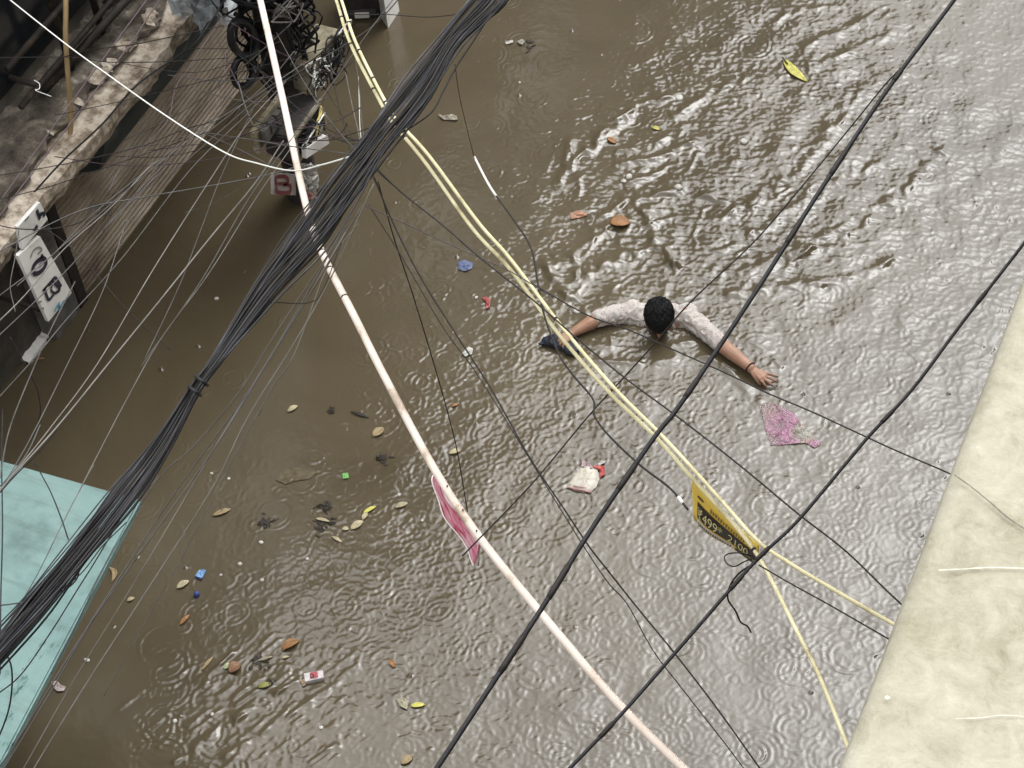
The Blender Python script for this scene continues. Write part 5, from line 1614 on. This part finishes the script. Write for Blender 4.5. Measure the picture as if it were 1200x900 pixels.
scrap('handle', [(681, 548), (684, 541), (689, 544), (695, 549), (690, 552)], (.58, .44, .46), None, None, z=.010, amp=.008, seed=15, parent=cb)
scrap('torn_corner', [(701, 544), (710, 541), (709, 544), (702, 547)], (.66, .65, .62), None, None, z=.008, amp=.004, seed=16, parent=cb)
# sunken pink sheet
m_ps = mat('pink wet film', rough=.15)
def ps_mat():
    m = m_ps
    tc = N(m, 'ShaderNodeTexCoord')
    q = P(942, 508)
    vd = N(m, 'ShaderNodeVectorMath', operation='DISTANCE'); vd.inputs[1].default_value = (q.x, q.y, 0)
    n = N(m, 'ShaderNodeTexNoise', Scale=26, Detail=5, Distortion=1)
    L(m, tc.outputs['Object'], n.inputs['Vector'])
    L(m, tc.outputs['Object'], vd.inputs[0])
    ad = N(m, 'ShaderNodeMath', operation='MULTIPLY_ADD'); ad.inputs[1].default_value = .10
    L(m, n.outputs['Fac'], ad.inputs[0]); L(m, vd.outputs['Value'], ad.inputs[2])
    r = ramp(m, [(.055, (.42, .42, .37)), (.095, (.36, .31, .24)), (.125, (.40, .19, .29)), (.19, (.38, .17, .27)), (.29, (.27, .19, .17))])
    L(m, ad.outputs[0], r.inputs[0]); L(m, r.outputs[0], bsdf(m).inputs['Base Color'])
    n2 = N(m, 'ShaderNodeTexNoise', Scale=45, Detail=4)
    L(m, tc.outputs['Object'], n2.inputs['Vector'])
    bp = N(m, 'ShaderNodeBump', Strength=.8, Distance=.01)
    L(m, n2.outputs['Fac'], bp.inputs['Height']); L(m, bp.outputs[0], bsdf(m).inputs['Normal'])
ps_mat()
b_ = bsdf(m_ps)
na = N(m_ps, 'ShaderNodeTexNoise', Scale=14, Detail=8, Roughness=.7)
L(m_ps, N(m_ps, 'ShaderNodeTexCoord').outputs['Object'], na.inputs['Vector'])
ma = N(m_ps, 'ShaderNodeMapRange'); ma.inputs['From Min'].default_value = .40; ma.inputs['From Max'].default_value = .56
ma.inputs['To Min'].default_value = .12; ma.inputs['To Max'].default_value = .80
L(m_ps, na.outputs['Fac'], ma.inputs[0]); L(m_ps, ma.outputs[0], b_.inputs['Alpha'])
scrap('plastic_sheet', [(890, 476), (899, 472), (915, 475), (932, 488), (945, 505), (955, 515), (964, 520), (955, 526), (943, 520), (925, 521), (903, 522), (897, 505), (894, 490)], None, 'sunken pink plastic sheet with a pale corner right of the hand', 'plastic sheet', z=.0035, amp=.0035, seed=18, m=m_ps)
# curled white strip, foam lumps, twig clumps
scrap('paper_scrap', [(513, 135), (516, 138), (522, 136), (530, 135), (536, 138), (536, 142), (528, 142), (520, 141)], (.42, .38, .30), 'curled brown paper strip right of the bundle top', 'paper', seed=19, amp=.010)
scrap('plastic_scrap', [(592, 50), (601, 48), (602, 51), (593, 53)], (.60, .58, .53), 'thin white plastic sliver near the top centre', 'plastic', seed=20, amp=.003)
scrap('plastic_scrap', [(606, 50), (612, 47), (616, 50), (611, 54)], (.34, .32, .27), 'grey plastic shred near the top centre', 'plastic', seed=21)
m_foam = fmat('white foam', (.62, .60, .55), .7)
def lump(u, v, rpx, seed, label, m=m_foam, group='foam lumps on the flood', cat='foam', name='foam_lump', flat=.55):
    r = random.Random(seed)
    bm = bmesh.new()
    bmesh.ops.create_icosphere(bm, subdivisions=2, radius=1)
    c = P(u, v)
    s = rpx * .0046
    kx, ky = r.uniform(.8, 1.25), r.uniform(.7, 1.1)
    for w in bm.verts:
        k = 1 + .35 * mn.noise(w.co * 1.7 + Vector((seed, 0, 0)))
        w.co = Vector((w.co.x * s * kx * k, w.co.y * s * ky * k, w.co.z * s * flat * k)) + Vector((c.x, c.y, wz(c) + s * .15))
    o = from_bm(name, bm, m, None, True)
    tag(o, label, cat, group)
for i, (u, v, r_, lab) in enumerate([
    (737, 208, 4.5, 'larger white foam lump in the wake streaks'), (731, 213, 3, 'small white foam lump left of the larger one in the wake'),
    (742, 203, 3, 'small white foam lump right of the larger one in the wake'), (795, 222, 6, 'cream foam lump in the middle of the wake'),
    (872, 166, 5, 'cream foam lump right of the wake'), (254, 350, 2.6, 'white foam lump on dark water left of the bundle'),
    (295, 348, 2.6, 'white foam lump touching the bundle edge in view'), (558, 349, 2.4, 'white foam lump beside the red plastic scrap'),
    (545, 446, 2, 'tiny foam lump below the white paper scrap'), (306, 636, 2.6, 'foam lump amid the dark water below the leaf row'),
    (281, 661, 2.6, 'foam lump far left below the leaf row'), (259, 674, 1.8, 'tiny cream foam lump right of the blue packet'),
    (307, 680, 2.4, 'foam lump below centre left'), (249, 838, 2.4, 'yellowish foam lump among the streaks at the bottom left'),
    (331, 761, 2, 'tiny white foam lump at the tip of the curled orange leaf'), (360, 655, 2, 'tiny foam lump below the dark twigs'),
    (468, 580, 2.2, 'tiny cream foam lump above the petal shaped leaf'), (495, 610, 1.8, 'tiny foam lump left of the pink flag'),
    (268, 561, 1.8, 'tiny white foam lump by the outer pale wire'), (248, 555, 1.8, 'tiny white foam lump left of the outer pale wire'),
    (609, 97, 2, 'tiny white foam lump at the upper centre'), (102, 774, 3, 'grey white foam lump beside the teal canopy'),
    (376, 853, 2, 'tiny foam lump below the white carton'), (205, 845, 2.2, 'grey foam lump at the lower left corner'),
    (690, 371, 3.2, 'white foam lump beside the man bent right arm'), (676, 366, 3.6, 'white foam lump between the ropes and the man arm'),
    (668, 358, 3.0, 'white foam lump nearest the ropes beside the man')]):
    lump(u, v, r_, i + 1, lab)
def twigs(u, v, rpx, n, seed, label):
    """sodden scrap of leaf litter: dark flakes with a few straws among them"""
    r = random.Random(seed)
    vs, fs = [], []
    for k in range(n):
        a = P(u + r.gauss(0, rpx * .42), v + r.gauss(0, rpx * .3)); an = r.gauss(.4, .7)
        d_ = Vector((math.cos(an), math.sin(an), 0)); s_ = Vector((-d_.y, d_.x, 0))
        l_, w_ = r.uniform(.008, .024), r.uniform(.003, .011)
        i0 = len(vs)
        for q in range(7):
            t = q / 7 * 2 * math.pi
            vs.append(a + d_ * l_ * math.cos(t) * r.uniform(.7, 1.1) + s_ * w_ * math.sin(t) * r.uniform(.6, 1.2) + UP * (.0035 + wz(a) + r.uniform(0, .004)))
        vs.append(a + UP * (.006 + wz(a)))
        for q in range(7): fs.append((i0 + q, i0 + (q + 1) % 7, i0 + 7))
        if k % 5 == 0:
            tube_geo([a + UP * .004 - d_ * r.uniform(.01, .03), a + UP * .008, a + UP * .004 + d_ * r.uniform(.01, .03) + s_ * r.uniform(-.006, .006)], .0018, 5, vs, fs)
    tag(from_py('twig_clump', vs, fs, m_tw, None, True), label, 'twigs', 'dark twig clumps on the flood')
m_tw = fmat('wet dark twigs', (.030, .024, .016))
twigs(378, 592, 12, 16, 1, 'dark twig clump above the leaf row')
twigs(376, 616, 14, 20, 2, 'dark twig clump left of the leaf row')
twigs(311, 612, 9, 14, 3, 'dark brown twig clump on the open dark water')
twigs(446, 538, 12, 14, 4, 'dark twig clump left of the conduit')
twigs(305, 776, 12, 12, 5, 'dark twig clump beside the pale straw')
twigs(388, 482, 6, 6, 6, 'small dark twig clump near the dark twig')
twigs(318, 800, 8, 8, 7, 'small dark twig clump above the olive leaf')
twigs(618, 54, 9, 9, 8, 'small dark twig clump near the top centre')
